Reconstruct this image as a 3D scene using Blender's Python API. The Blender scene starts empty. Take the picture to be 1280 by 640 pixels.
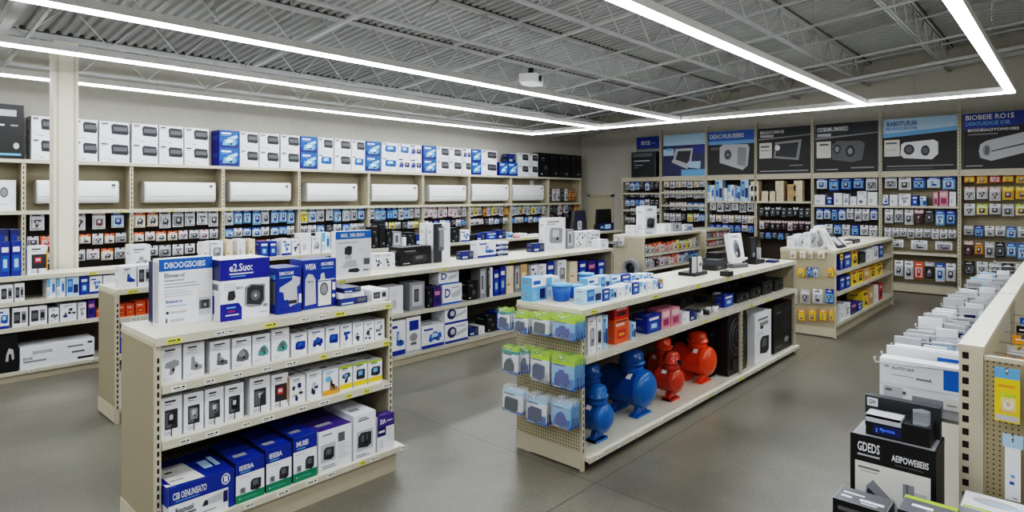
import bpy, math, random
from mathutils import Vector
SC = bpy.context.scene
COL = SC.collection
RN = random.Random(11)
# ---------------------------------------------------------------- camera model: turns a photo measurement into metres on a known plane
F, CX, HY, EYE = 770.0, 640.0, 244.0, 2.13
TH = math.atan2(705, 770)
CC, SS = math.cos(TH), math.sin(TH)
def ray(px, py):
    r = (px - CX) / F
    return CC + SS * r, SS - CC * r, -(py - HY) / F
def atZ(px, py, z):
    d = ray(px, py); t = (z - EYE) / d[2]; return d[0] * t, d[1] * t
def atY(px, py, y):
    d = ray(px, py); t = y / d[1]; return d[0] * t, EYE + d[2] * t
def atX(px, py, x):
    d = ray(px, py); t = x / d[0]; return d[1] * t, EYE + d[2] * t

# ---------------------------------------------------------------- materials
def lin(c):
    c = c / 255.0
    return c / 12.92 if c <= 0.04045 else ((c + 0.055) / 1.055) ** 2.4
PAL = {  # sRGB, roughness, metallic
 'beige': ((196, 187, 166), .5, 0), 'beige2': ((178, 168, 147), .5, 0), 'shelf': ((212, 207, 192), .42, 0), 'lip': ((200, 195, 178), .35, 0),
 'olive': ((150, 140, 118), .7, 0), 'peg_shaded_dim': ((96, 88, 74), .7, 0), 'peg_shaded_dark': ((60, 50, 40), .8, 0), 'peg_mid': ((124, 112, 94), .75, 0), 'slot': ((30, 25, 20), .9, 0),
 'white': ((232, 233, 238), .42, 0), 'offwhite': ((222, 220, 214), .5, 0), 'blue': ((14, 50, 140), .4, 0), 'midblue': ((30, 92, 176), .4, 0),
 'bright': ((8, 104, 196), .4, 0), 'sky': ((110, 170, 222), .4, 0), 'pale': ((176, 206, 232), .4, 0), 'navy': ((26, 36, 86), .4, 0), 'royal': ((18, 32, 138), .4, 0),
 'black': ((20, 20, 22), .4, 0), 'dark': ((46, 47, 52), .45, 0), 'grey': ((96, 97, 102), .45, 0), 'mgrey': ((140, 141, 146), .45, 0), 'lgrey': ((188, 189, 194), .45, 0),
 'orange': ((222, 92, 40), .42, 0), 'amber': ((228, 150, 46), .42, 0), 'red': ((188, 40, 36), .42, 0), 'yellow': ((232, 200, 48), .42, 0), 'lime': ((178, 206, 70), .42, 0),
 'green': ((18, 122, 88), .42, 0), 'teal': ((86, 150, 146), .42, 0), 'purple': ((64, 44, 120), .42, 0), 'pink': ((206, 130, 150), .42, 0), 'magenta': ((150, 50, 92), .42, 0),
 'rose': ((222, 190, 190), .45, 0), 'cream': ((228, 210, 180), .5, 0), 'brown': ((150, 108, 66), .6, 0), 'tan': ((196, 158, 110), .6, 0), 'maroon': ((92, 40, 44), .5, 0),
 'steel': ((170, 172, 174), .3, 1), 'chrome': ((210, 212, 214), .18, 1), 'rubber': ((22, 22, 24), .6, 0), 'acwhite': ((240, 240, 240), .3, 0), 'acgrey': ((206, 208, 210), .35, 0),
 'tankblue': ((22, 104, 178), .22, 0), 'tankorange': ((228, 78, 26), .22, 0), 'tankred': ((196, 66, 42), .22, 0), 'lampbody': ((226, 226, 224), .4, 0),
 'ceil': ((182, 183, 184), .7, 0), 'joist': ((200, 201, 202), .6, 0), 'wall': ((190, 186, 176), .85, 0), 'column': ((222, 217, 202), .6, 0), 'door': ((190, 180, 158), .6, 0),
 'painted_shade': ((78, 77, 74), .9, 0), 'tag': ((240, 240, 232), .5, 0), 'tagy': ((232, 226, 60), .5, 0), 'screen': ((30, 70, 190), .2, 0), 'gdark': ((40, 35, 35), .5, 0),
}
MATS = {}
def M(n):
    if n in MATS: return MATS[n]
    (c, ro, me) = PAL[n]
    m = bpy.data.materials.new(n); m.use_nodes = True
    nt = m.node_tree; b = nt.nodes['Principled BSDF']
    col = (lin(c[0]), lin(c[1]), lin(c[2]), 1)
    no = nt.nodes.new('ShaderNodeTexNoise'); no.inputs['Scale'].default_value = 9; no.inputs['Detail'].default_value = 2
    ge = nt.nodes.new('ShaderNodeNewGeometry'); nt.links.new(ge.outputs['Position'], no.inputs['Vector'])
    mx = nt.nodes.new('ShaderNodeMix'); mx.data_type = 'RGBA'
    mx.inputs['A'].default_value = tuple(v * .93 for v in col[:3]) + (1,); mx.inputs['B'].default_value = tuple(min(1, v * 1.07) for v in col[:3]) + (1,)
    nt.links.new(no.outputs['Fac'], mx.inputs['Factor']); nt.links.new(mx.outputs['Result'], b.inputs['Base Color'])
    b.inputs['Roughness'].default_value = ro; b.inputs['Metallic'].default_value = me
    MATS[n] = m; return m
def special(name, fn):
    m = bpy.data.materials.new(name); m.use_nodes = True
    fn(m.node_tree, m.node_tree.nodes['Principled BSDF']); MATS[name] = m; return m
def peg(name, base, hole, axes, pitch=.0254, rad=.17, stagger=False, hvar=0):
    def fn(nt, b):
        N = nt.nodes.new; L = nt.links.new
        ge = N('ShaderNodeNewGeometry'); sp = N('ShaderNodeSeparateXYZ'); L(ge.outputs['Position'], sp.inputs[0])
        def mth(op, a, bb=None):
            q = N('ShaderNodeMath'); q.operation = op
            for i, x in enumerate((a, bb)):
                if x is None: continue
                if isinstance(x, (int, float)): q.inputs[i].default_value = x
                else: L(x, q.inputs[i])
            return q.outputs[0]
        u = mth('DIVIDE', sp.outputs[axes[0]], pitch); v = mth('DIVIDE', sp.outputs[axes[1]], pitch)
        if stagger: u, v = mth('ADD', u, v), mth('SUBTRACT', u, v)
        fu = mth('SUBTRACT', mth('FRACT', u), .5); fv = mth('SUBTRACT', mth('FRACT', v), .5)
        d = mth('ADD', mth('MULTIPLY', fu, fu), mth('MULTIPLY', fv, fv))
        k = mth('LESS_THAN', d, rad * rad)
        mx = N('ShaderNodeMix'); mx.data_type = 'RGBA'
        mx.inputs['A'].default_value = tuple(lin(c) for c in base) + (1,); mx.inputs['B'].default_value = tuple(lin(c) for c in hole) + (1,)
        L(k, mx.inputs['Factor']); L(mx.outputs['Result'], b.inputs['Base Color']); b.inputs['Roughness'].default_value = .6
    return special(name, fn)
peg('peg_end', (188, 177, 150), (78, 66, 50), (1, 2), .0254, .23)
peg('peg_fine', (168, 158, 134), (112, 100, 80), (1, 2), .018, .3, True)
peg('peg_back_shaded', (84, 76, 62), (40, 33, 26), (0, 2), .0254, .2)  # rack backs: shade inside the shelves is put into this darker colour
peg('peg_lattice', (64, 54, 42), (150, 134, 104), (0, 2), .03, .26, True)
peg('peg_right', (162, 147, 118), (60, 48, 34), (1, 2), .0254, .17)
def _floor(nt, b):
    N = nt.nodes.new; L = nt.links.new
    ge = N('ShaderNodeNewGeometry')
    n1 = N('ShaderNodeTexNoise'); n1.inputs['Scale'].default_value = .7; n1.inputs['Detail'].default_value = 8; n1.inputs['Roughness'].default_value = .62
    n2 = N('ShaderNodeTexNoise'); n2.inputs['Scale'].default_value = 42; n2.inputs['Detail'].default_value = 3
    L(ge.outputs['Position'], n1.inputs['Vector']); L(ge.outputs['Position'], n2.inputs['Vector'])
    cr = N('ShaderNodeValToRGB'); cr.color_ramp.elements[0].position = .34; cr.color_ramp.elements[1].position = .68
    cr.color_ramp.elements[0].color = (lin(86), lin(83), lin(74), 1); cr.color_ramp.elements[1].color = (lin(118), lin(114), lin(103), 1)
    L(n1.outputs['Fac'], cr.inputs[0])
    mx = N('ShaderNodeMix'); mx.data_type = 'RGBA'; mx.blend_type = 'OVERLAY'; mx.inputs['Factor'].default_value = .35
    L(cr.outputs[0], mx.inputs['A']); L(n2.outputs['Fac'], mx.inputs['B'])
    # saw-cut joints
    sp = N('ShaderNodeSeparateXYZ'); L(ge.outputs['Position'], sp.inputs[0])
    def mth(op, a, bb=None):
        q = N('ShaderNodeMath'); q.operation = op
        for i, x in enumerate((a, bb)):
            if x is None: continue
            if isinstance(x, (int, float)): q.inputs[i].default_value = x
            else: L(x, q.inputs[i])
        return q.outputs[0]
    def joint(out, off, per):
        f = mth('FRACT', mth('DIVIDE', mth('ADD', out, off), per))
        return mth('LESS_THAN', mth('MULTIPLY', mth('ABSOLUTE', mth('SUBTRACT', f, .5)), per), .005)
    j = mth('MAXIMUM', joint(sp.outputs[0], -3.78 + 2.5, 5.0), joint(sp.outputs[1], -2.62 + 2.5, 5.0))
    m2 = N('ShaderNodeMix'); m2.data_type = 'RGBA'; L(j, m2.inputs['Factor']); L(mx.outputs['Result'], m2.inputs['A']); m2.inputs['B'].default_value = (lin(62), lin(60), lin(54), 1)
    L(m2.outputs['Result'], b.inputs['Base Color'])
    rr = N('ShaderNodeMapRange'); rr.inputs['To Min'].default_value = .22; rr.inputs['To Max'].default_value = .42; L(n1.outputs['Fac'], rr.inputs['Value']); L(rr.outputs[0], b.inputs['Roughness'])
    b.inputs['Specular IOR Level'].default_value = .45
    bp = N('ShaderNodeBump'); bp.inputs['Strength'].default_value = .03; L(n2.outputs['Fac'], bp.inputs['Height']); L(bp.outputs[0], b.inputs['Normal'])
special('concrete', _floor)
def _emit(nt, b):
    b.inputs['Base Color'].default_value = (1, 1, 1, 1); b.inputs['Emission Color'].default_value = (.93, .97, 1, 1); b.inputs['Emission Strength'].default_value = LIGHT
LIGHT = 27.0
special('led', _emit)
def _clear(nt, b):
    b.inputs['Base Color'].default_value = (.86, .93, .98, 1); b.inputs['Roughness'].default_value = .08; b.inputs['Alpha'].default_value = .16; b.inputs['IOR'].default_value = 1.3
special('clear', _clear)
def _clearg(nt, b):
    b.inputs['Base Color'].default_value = (.5, .72, .16, 1); b.inputs['Roughness'].default_value = .1; b.inputs['Alpha'].default_value = .5; b.inputs['IOR'].default_value = 1.3
special('cleargreen', _clearg)
def _glow(nt, b):
    b.inputs['Base Color'].default_value = (.02, .05, .4, 1); b.inputs['Emission Color'].default_value = (.05, .16, .9, 1); b.inputs['Emission Strength'].default_value = .8
special('display', _glow)
def mat(n): return MATS[n] if n in MATS else M(n)

# ---------------------------------------------------------------- mesh building
TXT = {}
def text_geo(s):
    if s not in TXT:
        cu = bpy.data.curves.new('lettering', 'FONT'); cu.body = s; cu.resolution_u = 2; cu.offset = .018
        o = bpy.data.objects.new('lettering', cu); COL.objects.link(o)
        dg = bpy.context.evaluated_depsgraph_get(); me = bpy.data.meshes.new_from_object(o.evaluated_get(dg))
        vs = [tuple(v.co) for v in me.vertices]; fs = [tuple(p.vertices) for p in me.polygons]
        bpy.data.objects.remove(o); bpy.data.curves.remove(cu); bpy.data.meshes.remove(me)
        x0 = min(v[0] for v in vs); x1 = max(v[0] for v in vs); y0 = min(v[1] for v in vs); y1 = max(v[1] for v in vs)
        TXT[s] = ([((v[0] - x0) / (x1 - x0), (v[1] - y0) / (y1 - y0)) for v in vs], fs)
    return TXT[s]
class MB:
    def __init__(s): s.v = []; s.f = []; s.m = []; s.s = []; s.mats = []
    def mi(s, n):
        if n not in s.mats: s.mats.append(n)
        return s.mats.index(n)
    def add(s, pts, faces, m, smooth=False):
        b = len(s.v); k = s.mi(m); s.v += [tuple(p) for p in pts]
        for f in faces: s.f.append([b + i for i in f]); s.m.append(k); s.s.append(smooth)
        return s
    def box(s, x0, y0, z0, x1, y1, z1, m, top=None, front=None):
        p = [(x0, y0, z0), (x1, y0, z0), (x1, y1, z0), (x0, y1, z0), (x0, y0, z1), (x1, y0, z1), (x1, y1, z1), (x0, y1, z1)]
        b = len(s.v); s.v += p
        for f, mm in (((0, 3, 2, 1), m), ((4, 5, 6, 7), top or m), ((0, 1, 5, 4), front or m), ((2, 3, 7, 6), m), ((0, 4, 7, 3), m), ((1, 2, 6, 5), m)):
            s.f.append([b + i for i in f]); s.m.append(s.mi(mm)); s.s.append(False)
        return s
    def prism(s, prof, axis, a0, a1, m, smooth=False):  # closed profile extruded along x, y or z
        n = len(prof)
        def P(q, a): return {'x': (a, q[0], q[1]), 'y': (q[0], a, q[1]), 'z': (q[0], q[1], a)}[axis]
        pts = [P(q, a0) for q in prof] + [P(q, a1) for q in prof]
        s.add(pts, [[i, (i + 1) % n, n + (i + 1) % n, n + i] for i in range(n)], m, smooth)
        s.add([P(q, a0) for q in prof], [list(range(n))[::-1]], m); s.add([P(q, a1) for q in prof], [list(range(n))], m)
        return s
    def lathe(s, prof, o, d, m, n=20, smooth=True, cap=True):  # prof: (radius, distance along d)
        d = Vector(d).normalized(); u = d.orthogonal().normalized(); w = d.cross(u); o = Vector(o); pts = []
        for r, t in prof:
            for i in range(n):
                a = 2 * math.pi * i / n; pts.append(o + d * t + (u * math.cos(a) + w * math.sin(a)) * r)
        fs = [[j * n + i, j * n + (i + 1) % n, (j + 1) * n + (i + 1) % n, (j + 1) * n + i] for j in range(len(prof) - 1) for i in range(n)]
        if cap and prof[0][0] > 1e-6: fs.append(list(range(n))[::-1])
        if cap and prof[-1][0] > 1e-6: fs.append([(len(prof) - 1) * n + i for i in range(n)])
        return s.add(pts, fs, m, smooth)
    def rod(s, a, b, r, m, n=6):
        a = Vector(a); b = Vector(b); return s.lathe([(r, 0), (r, (b - a).length)], a, b - a, m, n)
    def decal(s, o, u, v, nrm, w, h, els):
        o = Vector(o); u = Vector(u); v = Vector(v); nrm = Vector(nrm)
        for k, e in enumerate(els):
            off = nrm * (.0005 + .00025 * k)
            P = lambda a, b: o + u * (a * w) + v * (b * h) + off
            t = e[0]
            if t == 'r': s.add([P(e[1], e[2]), P(e[3], e[2]), P(e[3], e[4]), P(e[1], e[4])], [[0, 1, 2, 3]], e[5])
            elif t == 'e':
                n = e[6] if len(e) > 6 else 14
                s.add([P(e[1] + e[3] * math.cos(2 * math.pi * i / n), e[2] + e[4] * math.sin(2 * math.pi * i / n)) for i in range(n)], [list(range(n))], e[5])
            elif t == 'p': s.add([P(*q) for q in e[1]], [list(range(len(e[1])))], e[2])
            elif t == 't':
                vs, fs = text_geo(e[1]); x0, y0, x1, y1 = e[2:6]
                s.add([P(x0 + a * (x1 - x0), y0 + b * (y1 - y0)) for a, b in vs], fs, e[6])
        return s
    def mesh(s, name):
        me = bpy.data.meshes.new(name); me.from_pydata(s.v, [], s.f)
        for n in s.mats: me.materials.append(mat(n))
        me.polygons.foreach_set('material_index', s.m); me.polygons.foreach_set('use_smooth', s.s); me.update(); return me
def link(name, me, parent=None, loc=None, rz=0):
    o = bpy.data.objects.new(name, me); COL.objects.link(o)
    if parent is not None: o.parent = parent
    if loc is not None: o.location = loc
    if rz: o.rotation_euler = (0, 0, rz)
    return o
def part(mb, name, parent, loc=None, label=None):
    o = link(name, mb.mesh(name), parent, loc)
    if label: o['label'] = label
    return o
def tag(o, label, cat, group=None):
    n = len(label.split())
    if not 4 <= n <= 16: print('LABEL LENGTH', n, label)
    o['label'] = label; o['category'] = cat
    if group: o['group'] = group
    return o
def thing(mb, name, label, cat, group=None, loc=(0, 0, 0), rz=0):
    return tag(link(name, mb.mesh(name) if mb else None, None, loc, rz), label, cat, group)
def struct(mb, name, loc=None):
    o = link(name, mb.mesh(name), None, loc); o['kind'] = 'structure'; return o
def dup(o, loc, rz=None):
    c = o.copy(); COL.objects.link(c); c.location = loc
    if rz is not None: c.rotation_euler = (0, 0, rz)
    for ch in list(o.children):
        d = ch.copy(); COL.objects.link(d); d.parent = c
        for g in list(ch.children):
            e = g.copy(); COL.objects.link(e); e.parent = d
    return c
ORD = ('first second third fourth fifth sixth seventh eighth ninth tenth eleventh twelfth thirteenth fourteenth fifteenth sixteenth seventeenth eighteenth nineteenth twentieth '
       'twenty-first twenty-second twenty-third twenty-fourth twenty-fifth twenty-sixth twenty-seventh twenty-eighth twenty-ninth thirtieth').split()
NX = -math.pi / 2   # turn a front that faces -Y so that it faces -X

# ---------------------------------------------------------------- room
XW, YW = 16.2, 11.8            # inner faces of the two visible walls
X0, Y0 = -4.5, -5.0
def roof_z(y): return 5.5 - .085 * y
struct(MB().box(X0 - .2, Y0 - .2, -.2, XW + .2, YW + .2, 0, 'concrete'), 'floor')
struct(MB().box(X0 - .2, YW, 0, XW + .2, YW + .2, 5.9, 'wall'), 'wall_long')
struct(MB().box(XW, Y0 - .2, 0, XW + .2, YW, 5.9, 'wall'), 'wall_far')
struct(MB().box(X0 - .2, Y0 - .2, 0, XW, Y0, 5.9, 'wall'), 'wall_right')
struct(MB().box(X0 - .2, Y0, 0, X0, YW, 5.9, 'wall'), 'wall_rear')
mb = MB(); x = X0 - .2; pr = []
while x < XW + .2:
    pr += [(x, 0), (x + .06, 0), (x + .075, .05), (x + .13, .05)]; x += .145
ya, yb = Y0 - .2, YW + .2
pts = [(a, ya, roof_z(ya) + b) for a, b in pr] + [(a, yb, roof_z(yb) + b) for a, b in pr]; n = len(pr)
mb.add(pts, [[i, i + 1, n + i + 1, n + i] for i in range(n - 1)], 'ceil')
mb.add([(X0 - .2, ya, roof_z(ya) + .12), (XW + .2, ya, roof_z(ya) + .12), (XW + .2, yb, roof_z(yb) + .12), (X0 - .2, yb, roof_z(yb) + .12)], [[0, 1, 2, 3]], 'ceil')
struct(mb, 'ceiling')
def joist(y):
    mb = MB(); zt = roof_z(y) - .006; zb = zt - .5
    for q in (-.035, .012): mb.box(X0, y + q, zt - .05, XW, y + q + .025, zt, 'joist')
    for q in (-.03, .012): mb.box(X0, y + q, zb - .035, XW, y + q + .02, zb, 'joist')
    mb.box(X0, y - .05, zt + .001, XW, y + .05, zt + .055, 'painted_shade')  # dark strip painting the shade in the open deck voids above the chord
    x = X0 + .1; k = 0
    while x < XW - .5:
        a, b = (zt - .04, zb - .02) if k % 2 == 0 else (zb - .02, zt - .04)
        mb.rod((x, y, a), (x + .46, y, b), .011, 'joist', 5); x += .46; k += 1
    return struct(mb, 'roof_beam')
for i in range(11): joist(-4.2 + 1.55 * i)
for x in (-1.2, 1.6, 4.4, 7.2, 10.0, 12.8, 15.3):
    for dz in ((-.5, -.06) if x != 4.4 else (-.5,)):
        mb = MB(); mb.prism([(x - .02, 0), (x + .02, 0), (x + .02, .03), (x - .02, .03)], 'y', Y0, YW, 'joist')
        mb.v = [(a, b, c + roof_z(b) + dz - .06) for a, b, c in mb.v]; struct(mb, 'roof_beam')
for xx, zz in ((15.85, -.5), (14.6, -.62)):
    mb = MB().box(xx, Y0, 0, xx + .06, YW, .06, 'joist'); mb.v = [(a, b, c + roof_z(b) + zz) for a, b, c in mb.v]; struct(mb, 'roof_beam')
cxm, cym = 1.957, 9.62
mb = MB().box(cxm - .13, cym - .12, 0, cxm + .13, cym + .12, roof_z(cym) - .6, 'column')
mb.box(cxm - .15, cym - .14, 0, cxm + .15, cym + .14, .02, 'column')
for s in (-.09, .09): mb.box(cxm + s - .012, cym - .126, .02, cxm + s + .012, cym - .12, roof_z(cym) - .62, 'beige')
struct(mb, 'column')
mb = MB().prism([(1.2, 0), (1.3, 0), (1.3, .12), (1.2, .12)], 'y', Y0, YW, 'joist')
mb.v = [(a, b, c + roof_z(b) - .74) for a, b, c in mb.v]; struct(mb, 'roof_beam')
# door in the far wall
dy1, dy0 = atX(736, 239, XW)[0], atX(767, 239, XW)[0]
dmb = MB(); dz = 2.15
dmb.box(XW - .05, dy0 - .02, 0, XW - .002, dy0 + .07, dz, 'door'); dmb.box(XW - .05, dy1 - .07, 0, XW - .002, dy1 + .02, dz, 'door'); dmb.box(XW - .05, dy0 - .02, dz - .07, XW - .002, dy1 + .02, dz, 'door')
dm = struct(dmb, 'door_1')
part(MB().box(XW - .022, dy0 + .08, .01, XW - .002, dy1 - .08, dz - .08, 'door'), 'door_panel', dm)
part(MB().rod((XW - .022, dy1 - .14, 1.0), (XW - .07, dy1 - .14, 1.0), .015, 'steel').rod((XW - .07, dy1 - .14, 1.0), (XW - .07, dy1 - .26, 1.0), .012, 'steel'), 'door_handle', dm)
# ---------------------------------------------------------------- lights: linear LED strips in one connected frame
def strip(p0, p1, label, z=3.7, w=.115):
    dx, dy = p1[0] - p0[0], p1[1] - p0[1]; L = math.hypot(dx, dy)
    t = thing(None, 'linear_ceiling_light', label, 'ceiling light', 'linear lights in the hanging frame', (p0[0], p0[1], z), math.atan2(dy, dx))
    part(MB().box(0, -w / 2, .02, L, w / 2, .1, 'lampbody'), 'housing', t)
    part(MB().box(.004, -w / 2 + .004, 0, L - .004, w / 2 - .004, .019, 'led'), 'diffuser', t)
    k = 1.2
    while k < L:
        yy = p0[1] + dy * k / L
        part(MB().rod((k, 0, .1), (k, 0, roof_z(yy) - z - .02), .0035, 'steel', 5), 'hanger_wire', t); k += 3.0
XE = 12.15
strip((-3.9, 6.26), (XE - .06, 6.26), 'long white strip light crossing the ceiling, third out from the air conditioner wall')
strip((-3.9, 8.28), (XE - .06, 8.28), 'long white strip light, second out from the air conditioner wall')
strip((-3.9, 10.4), (XE + .06, 10.4), 'long white strip light nearest the air conditioner wall')
strip((-3.9, 2.74), (XE - .06, 2.74), 'long white strip light above the centre display counter')
strip((-3.9, .74), (XE + .06, .74), 'long white strip light above the card file rack')
strip((XE, .80), (XE, 10.34), 'white strip light running across the far end along the poster wall')
for k, (lx, ly) in enumerate(((2.5, -3.2), (9.5, -3.2), (-3.2, 4.0))):  # unseen area lights added as fill, outside the view
    la = bpy.data.lights.new('fill_lamp', 'AREA'); la.shape = 'RECTANGLE'; la.size = 5.0; la.size_y = .5; la.energy = 120 if k < 2 else 60; la.color = (.93, .97, 1)
    lo = bpy.data.objects.new('fill_lamp', la); COL.objects.link(lo); lo.location = (lx, ly, 3.9)
# projector
q = atY(664, 100, 6.9); pz = q[1]
t = thing(None, 'ceiling_projector', 'white projector hanging on a black bracket under the roof joists', 'projector', None, (q[0], 6.9, pz), .5)
mb = MB().prism([(-.24, -.16), (.24, -.16), (.27, -.05), (.27, .05), (.24, .16), (-.24, .16), (-.27, .05), (-.27, -.05)], 'z', -.07, .07, 'acwhite'); part(mb, 'projector_body', t)
part(MB().rod((-.1, -.155, 0), (-.1, -.2, 0), .05, 'black', 14), 'lens', t)
part(MB().box(-.05, -.04, .07, .05, .04, .2, 'black').rod((0, 0, .2), (0, 0, roof_z(6.9) - pz - .6), .03, 'black', 10), 'ceiling_bracket', t)
# ---------------------------------------------------------------- camera and world
cd = bpy.data.cameras.new('camera'); cam = bpy.data.objects.new('camera', cd); COL.objects.link(cam)
cd.sensor_fit = 'HORIZONTAL'; cd.sensor_width = 36; cd.lens = 36 * F / 1280; cd.shift_y = (HY - 320) / 1280; cd.clip_start = .05
cam.location = (0, 0, EYE); cam.rotation_euler = (math.pi / 2, 0, TH - math.pi / 2); SC.camera = cam
w = bpy.data.worlds.new('world'); SC.world = w; w.use_nodes = True
w.node_tree.nodes['Background'].inputs[0].default_value = (.9, .95, 1, 1); w.node_tree.nodes['Background'].inputs[1].default_value = .05
SC.view_settings.view_transform = 'Filmic'; SC.view_settings.look = 'High Contrast'; SC.view_settings.exposure = .22
SC.cycles.use_denoising = True; SC.cycles.max_bounces = 8; SC.cycles.diffuse_bounces = 4; SC.cycles.transparent_max_bounces = 12
SC.cycles.caustics_reflective = False; SC.cycles.caustics_refractive = False; SC.cycles.sample_clamp_indirect = 4

# ---------------------------------------------------------------- shop fixtures
def slots(mb, x0, y, x1, z0, z1, axis='x', pitch=.05, sl=.03):
    # dark slots of a slotted upright on the face at y (front) or, axis 'y', on the face at x0 spanning y..x1
    z = z0 + .04; c = (x0 + x1) / 2
    while z < z1 - .05:
        if axis == 'x': mb.add([(c - .006, y - .0008, z), (c + .006, y - .0008, z), (c + .006, y - .0008, z + sl), (c - .006, y - .0008, z + sl)], [[0, 1, 2, 3]], 'slot')
        else: mb.add([(x0 - .0008, y, z), (x0 - .0008, x1, z), (x0 - .0008, x1, z + sl), (x0 - .0008, y, z + sl)], [[0, 1, 2, 3]], 'slot')
        z += pitch
def price_tags(sh, xa, xb, y, z, n, seed, yel=.25):
    r = random.Random(seed)
    for i in range(n):
        x = xa + (xb - xa) * (i + r.uniform(.15, .85)) / n; w = r.choice((.045, .06, .08))
        m = 'tagy' if r.random() < yel else 'tag'
        mb = MB().box(x, y - .0035, z + .004, x + w, y - .001, z + .034, m)
        mb.decal((x, y - .0035, z + .004), (1, 0, 0), (0, 0, 1), (0, -1, 0), w, .03, [('r', .1, .55, .6, .8, 'dark'), ('r', .1, .2, .85, .35, 'mgrey'), ('r', .7, .5, .9, .85, 'dark')])
        part(mb, 'price_tag', sh)
def shelf(root, o, x0, x1, yf, yb, z, tags=0, seed=0, th=.03, lip=.05, name='shelf', yel=.25, m='shelf'):
    ox, oy = o
    sh = part(MB().box(x0 - ox, yf + .012 - oy, z - th, x1 - ox, yb - oy, z, m), name, root)
    part(MB().box(x0 - ox, yf - oy, z - lip, x1 - ox, yf + .0115 - oy, z, 'lip'), 'price_strip', sh)
    if tags: price_tags(sh, x0 - ox, x1 - ox, yf - oy, z - lip, tags, seed, yel)
    return sh
def gondola(name, label, x0, x1, yf, yb, top, levels, deck, group='shelf racks on the shop floor', end='peg_end', tags=0, posts=(), upx=(), cat='shelf rack', deck_out=0, back='peg_back_shaded', kickd=.06, topover=0, left_open=False, post_m='beige', yel=.25):
    t = thing(None, name, label, cat, group, (x0, yb, 0)); ox, oy = x0, yb
    W = x1 - x0; D = yf - yb
    # end panels with their base boards
    for k, xa in enumerate((0, W - .025)):
        ep = part(MB().box(xa, D + .036, .155, xa + .025, 0, top - .055, end if k == 0 else 'beige2'), 'end_panel', t)
        part(MB().box(xa - .006 if k == 0 else xa, D + .02, .015, xa + .031, .006, .15, 'beige'), 'base_board', ep)
        part(MB().box(xa - .004, D + .02, top - .055, xa + .03, .004, top - .031, 'beige'), 'top_rail', ep)
    for xa in (0, W - .034):
        mb = MB().box(xa, D + .0125, 0, xa + .034, D + .036, top - .031, post_m); slots(mb, xa, D + .0125, xa + .034, .1, top - .06)
        part(mb, 'upright', t)
    for px_ in upx:
        mb = MB().box(px_ - ox - .018, D + .01, deck, px_ - ox + .018, D + .04, levels[-1] - .031 if levels else top - .031, post_m); slots(mb, px_ - ox - .018, D + .01, px_ - ox + .018, deck, levels[-1] - .05 if levels else top - .05)
        part(mb, 'upright', t)
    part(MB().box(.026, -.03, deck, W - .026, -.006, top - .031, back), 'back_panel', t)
    shelf(t, (ox, oy), x0, x1, yf - topover, yb, top, tags, 3, name='top_shelf', yel=yel)
    for i, z in enumerate(levels): shelf(t, (ox, oy), x0 + .036, x1 - .036, yf, yb - .032, z, tags, 17 + i, yel=yel)
    shelf(t, (ox, oy), x0 + .036, x1 - .036 + (0 if not deck_out else .06), yf - deck_out, yb - .032, deck, tags, 51, name='base_deck', lip=.04, yel=yel)
    part(MB().box(.036, D + kickd, 0, W - .036, D + kickd + .02, deck - .031, 'beige2' if kickd < .1 else 'painted_shade'), 'kick_plate', t)  # the dark colour paints the shade under the centre rack deck
    return t
FGT, FGS = 1.29, (1.003, .672)
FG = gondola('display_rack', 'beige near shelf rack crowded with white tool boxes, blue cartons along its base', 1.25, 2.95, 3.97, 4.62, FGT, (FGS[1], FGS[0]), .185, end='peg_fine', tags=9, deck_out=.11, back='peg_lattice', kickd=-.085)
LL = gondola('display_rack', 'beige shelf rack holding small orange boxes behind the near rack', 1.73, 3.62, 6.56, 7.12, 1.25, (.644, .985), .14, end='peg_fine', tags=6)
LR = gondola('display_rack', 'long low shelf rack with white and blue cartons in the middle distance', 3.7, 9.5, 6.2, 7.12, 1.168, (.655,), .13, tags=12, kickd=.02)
MG = gondola('display_rack', 'centre shelf rack holding blue and orange tanks with packs on its perforated end', 3.86, 8.75, 2.79, 3.48, 1.245, (.87,), .10, tags=16, upx=(6.93,), deck_out=.03, back='peg_shaded_dim', kickd=.11, yel=.35)  # back panel colour darkened to stand in for shade inside the rack
RG = gondola('display_rack', 'shelf rack with yellow packs by the far wall, small cards on its end', 9.97, 13.84, 2.61, 3.42, 1.31, (.676, .99), .22, tags=8)
CG = gondola('display_rack', 'distant shelf rack of orange and red packs behind the centre counter', 11.07, 13.62, 6.47, 7.22, 1.3, (.62, .92), .14, tags=4, end='beige2')
CH = gondola('display_rack', 'distant shelf rack of red packs beside the poster wall', 13.9, 15.3, 6.47, 7.22, 1.3, (.62, .9, 1.1), .14, tags=2, end='beige2')
WG = gondola('display_counter', 'long low stock counter standing before the air conditioner wall', 0.2, 14.1, 8.9, 9.42, 1.2, (.62, .915), .12, tags=26, end='beige2', kickd=.02, cat='shelf rack')
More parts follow.
